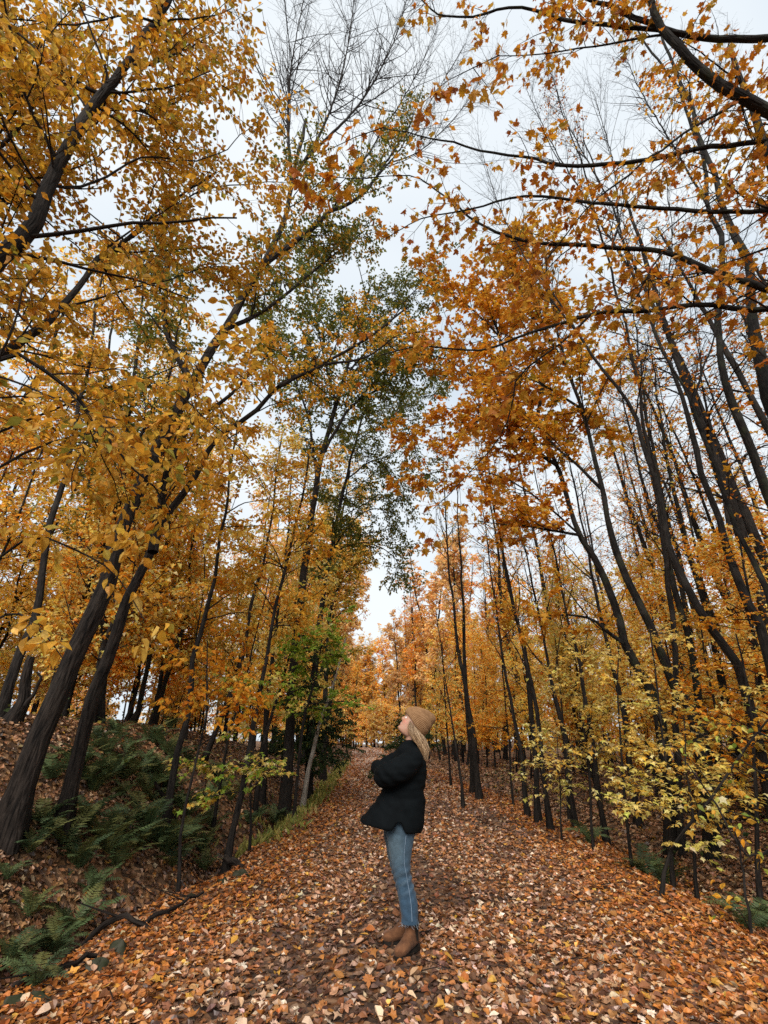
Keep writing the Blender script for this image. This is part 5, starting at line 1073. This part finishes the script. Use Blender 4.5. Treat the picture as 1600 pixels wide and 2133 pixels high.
fc = (np.abs(h) < .14) & (fr_ > .03)
ck = np.exp(-((np.abs(s) - .045) / .02) ** 2) * np.exp(-((h + .03) / .02) ** 2) * fc; col += ck[:, None] * np.array([.06, -.04, -.03])
lp = np.exp(-(s / .026) ** 4) * np.exp(-((h + .058) / .013) ** 4) * fc; col = col * (1 - lp[:, None] * .8) + lp[:, None] * .8 * np.array([.42, .12, .10])
te = np.exp(-(s / .02) ** 4) * np.exp(-((h + .0575) / .0045) ** 4) * fc; col = col * (1 - te[:, None] * .9) + te[:, None] * .9 * np.array([.7, .66, .6])
br = np.exp(-((np.abs(s) - .032) / .016) ** 4) * np.exp(-((h - .028) / .005) ** 2) * fc; col = col * (1 - br[:, None] * .75)
body = pmesh('body', V, [q], M['skin'], person, np.clip(col, .01, .9))
M['eye'] = cloth_mat('eye_white', (.7, .68, .65), (.75, .73, .7), 5, .2, 0, 0); M['iris'] = cloth_mat('iris', (.03, .03, .03), (.05, .05, .04), 50, .2, 0, 0)
for sg in (-1, 1):
    c0 = C + f * .074 + u * .006 + lt_ * sg * .031
    Ve, Fe = loft([(c0 + f * .011 * math.cos(t), u * .011 * max(math.sin(t), .02), lt_ * .011 * max(math.sin(t), .02)) for t in np.linspace(0, math.pi, 8)], 14, 14); e_ = pmesh('eye', Ve, Fe, M['eye'], body)
    Vi, Fi = loft([(c0 + f * (.0085 + .0032 * k), u * .0058 * (1 - .9 * k), lt_ * .0058 * (1 - .9 * k)) for k in (0, .5, 1)], 12, 5); pmesh('iris', Vi, Fi, M['iris'], e_)
    Pl, Rl = resample([c0 + f * .010 + u * .007 - lt_ * .011, c0 + f * .0145 + u * .010, c0 + f * .009 + u * .007 + lt_ * .012], [.001, .0018, .001], 8); Vl, ql, _b = tubes(Pl[None], Rl[None], 4); pmesh('eyelash', Vl, [ql], M['iris'], e_)
# beanie with a folded cuff and ribs
bc = np.array(at(863, 1509.5, HY)); bd = np.array([.58, 0, -.815]); bx = np.array([.815, 0, .58])
BR = [(-.004, -.122, .114, .086), (.0, -.136, .121, .092), (.02, -.146, .125, .097), (.05, -.147, .125, .099), (.068, -.140, .122, .098), (.074, -.131, .117, .094), (.082, -.128, .116, .094), (.122, -.100, .110, .09), (.155, -.060, .099, .073), (.18, -.018, .085, .05), (.195, .012, .070, .028), (.20, .03, .05, .008)]
NB = 232
Vb, Fb = loft([(bc + bx * s_ + bd * (a_ + b_) / 2, bd * (b_ - a_) / 2, np.array([0, -l_, 0])) for s_, a_, b_, l_ in BR], NB, 44, True, 2.1)
cen = bc + bd * -.008; k = np.arange(len(Vb)) % NB; sx_ = (Vb - bc) @ bx
rad = Vb - cen - bx[None] * sx_[:, None]; rad = norm(rad); rib = np.cos(k * 2 * math.pi / 4)
damp = (1 - sstep(.15, .19, sx_)); rib[-2:] = 0
slump = .006 * np.sin(Vb[:, 0] * 45 + Vb[:, 2] * 30) * sstep(.09, .14, sx_)
Vb = Vb + rad * (rib * .0026 * damp + slump)[:, None]
pmesh('beanie', Vb, Fb, M['knit'], person, np.repeat(np.clip(.92 + .22 * rib, .5, 1.3)[:, None], 3, 1))
# hair: strands falling from under the beanie over the shoulder and back
hr = np.random.default_rng(8); HA = Acc(); HP = []; HR = []; HC = []
front_g = [(853, 1499), (849, 1512), (852, 1527), (861, 1541), (871, 1552), (878, 1562), (881, 1572)]
back_g = [(875, 1526), (881, 1533), (886, 1540), (890, 1550), (892, 1560), (891, 1570), (888, 1582)]
for i in range(620):
    t = hr.random() ** .8; sd_ = hr.random(); yl = np.interp(sd_, [0, .62, 1], [HY - .088, HY - .04, HY + .09]); near_ = sd_ < .62
    ph, am = hr.uniform(0, 6.28), hr.uniform(.4, 1.0)
    pts = []
    for j in range(7):
        x_ = front_g[j][0] * (1 - t) + back_g[j][0] * t; y_ = front_g[j][1] * (1 - t) + back_g[j][1] * t
        jj = j / 6; wv_ = am * jj * 4.2 * math.sin(jj * 8 + round(ph * 1.3) / 1.3) + hr.normal(0, .35)
        Yq = yl + (-.02 if near_ else .02) * math.sin(jj * 3.1) - (.035 * jj if near_ else -.01) + hr.normal(0, .003)
        pts.append(at(x_ + wv_, y_ + (jj * hr.uniform(-5, 5)), Yq))
    P, R = resample(pts, [.0022, .003, .0033, .0032, .003, .0024, .0008], 16); HP.append(P); HR.append(R * hr.uniform(.3, .8))
    c_ = np.array([.25, .142, .066]) * hr.uniform(.45, 1.25) if hr.random() < .72 else np.array([.48, .33, .19]) * hr.uniform(.8, 1.15); HC.append(np.repeat([c_], 16 * 3, 0))
V, q, bk = tubes(np.array(HP), np.array(HR), 3)
tag(pmesh('hair', V, [q], M['hair'], person, np.concatenate(HC)), kind='stuff')

# ------------------------------------------------------------------ labels that tell look-alikes apart: their order across the picture
ORD = ['first', 'second', 'third', 'fourth', 'fifth', 'sixth', 'seventh', 'eighth', 'ninth', 'tenth', 'eleventh', 'twelfth', 'thirteenth', 'fourteenth', 'fifteenth', 'sixteenth', 'seventeenth', 'eighteenth', 'nineteenth', 'twentieth',
       'twenty-first', 'twenty-second', 'twenty-third', 'twenty-fourth', 'twenty-fifth', 'twenty-sixth', 'twenty-seventh', 'twenty-eighth', 'twenty-ninth', 'thirtieth'] + ['thirty-' + q for q in ('first', 'second', 'third', 'fourth', 'fifth', 'sixth', 'seventh', 'eighth', 'ninth')] + ['fortieth'] + ['forty-' + q for q in ('first', 'second', 'third', 'fourth', 'fifth', 'sixth', 'seventh', 'eighth', 'ninth')]
bpy.context.view_layer.update()
same = {}
for o_ in bpy.data.objects:
    if o_.parent is None and o_.get('label') and o_.get('group'): same.setdefault(o_['label'], []).append(o_)
for lab, lst in same.items():
    if len(lst) < 2: continue
    lst.sort(key=lambda o_: project(o_.location)[0])
    for q, o_ in enumerate(lst): o_['label'] = lab + ', ' + ORD[q] + ' from the left'
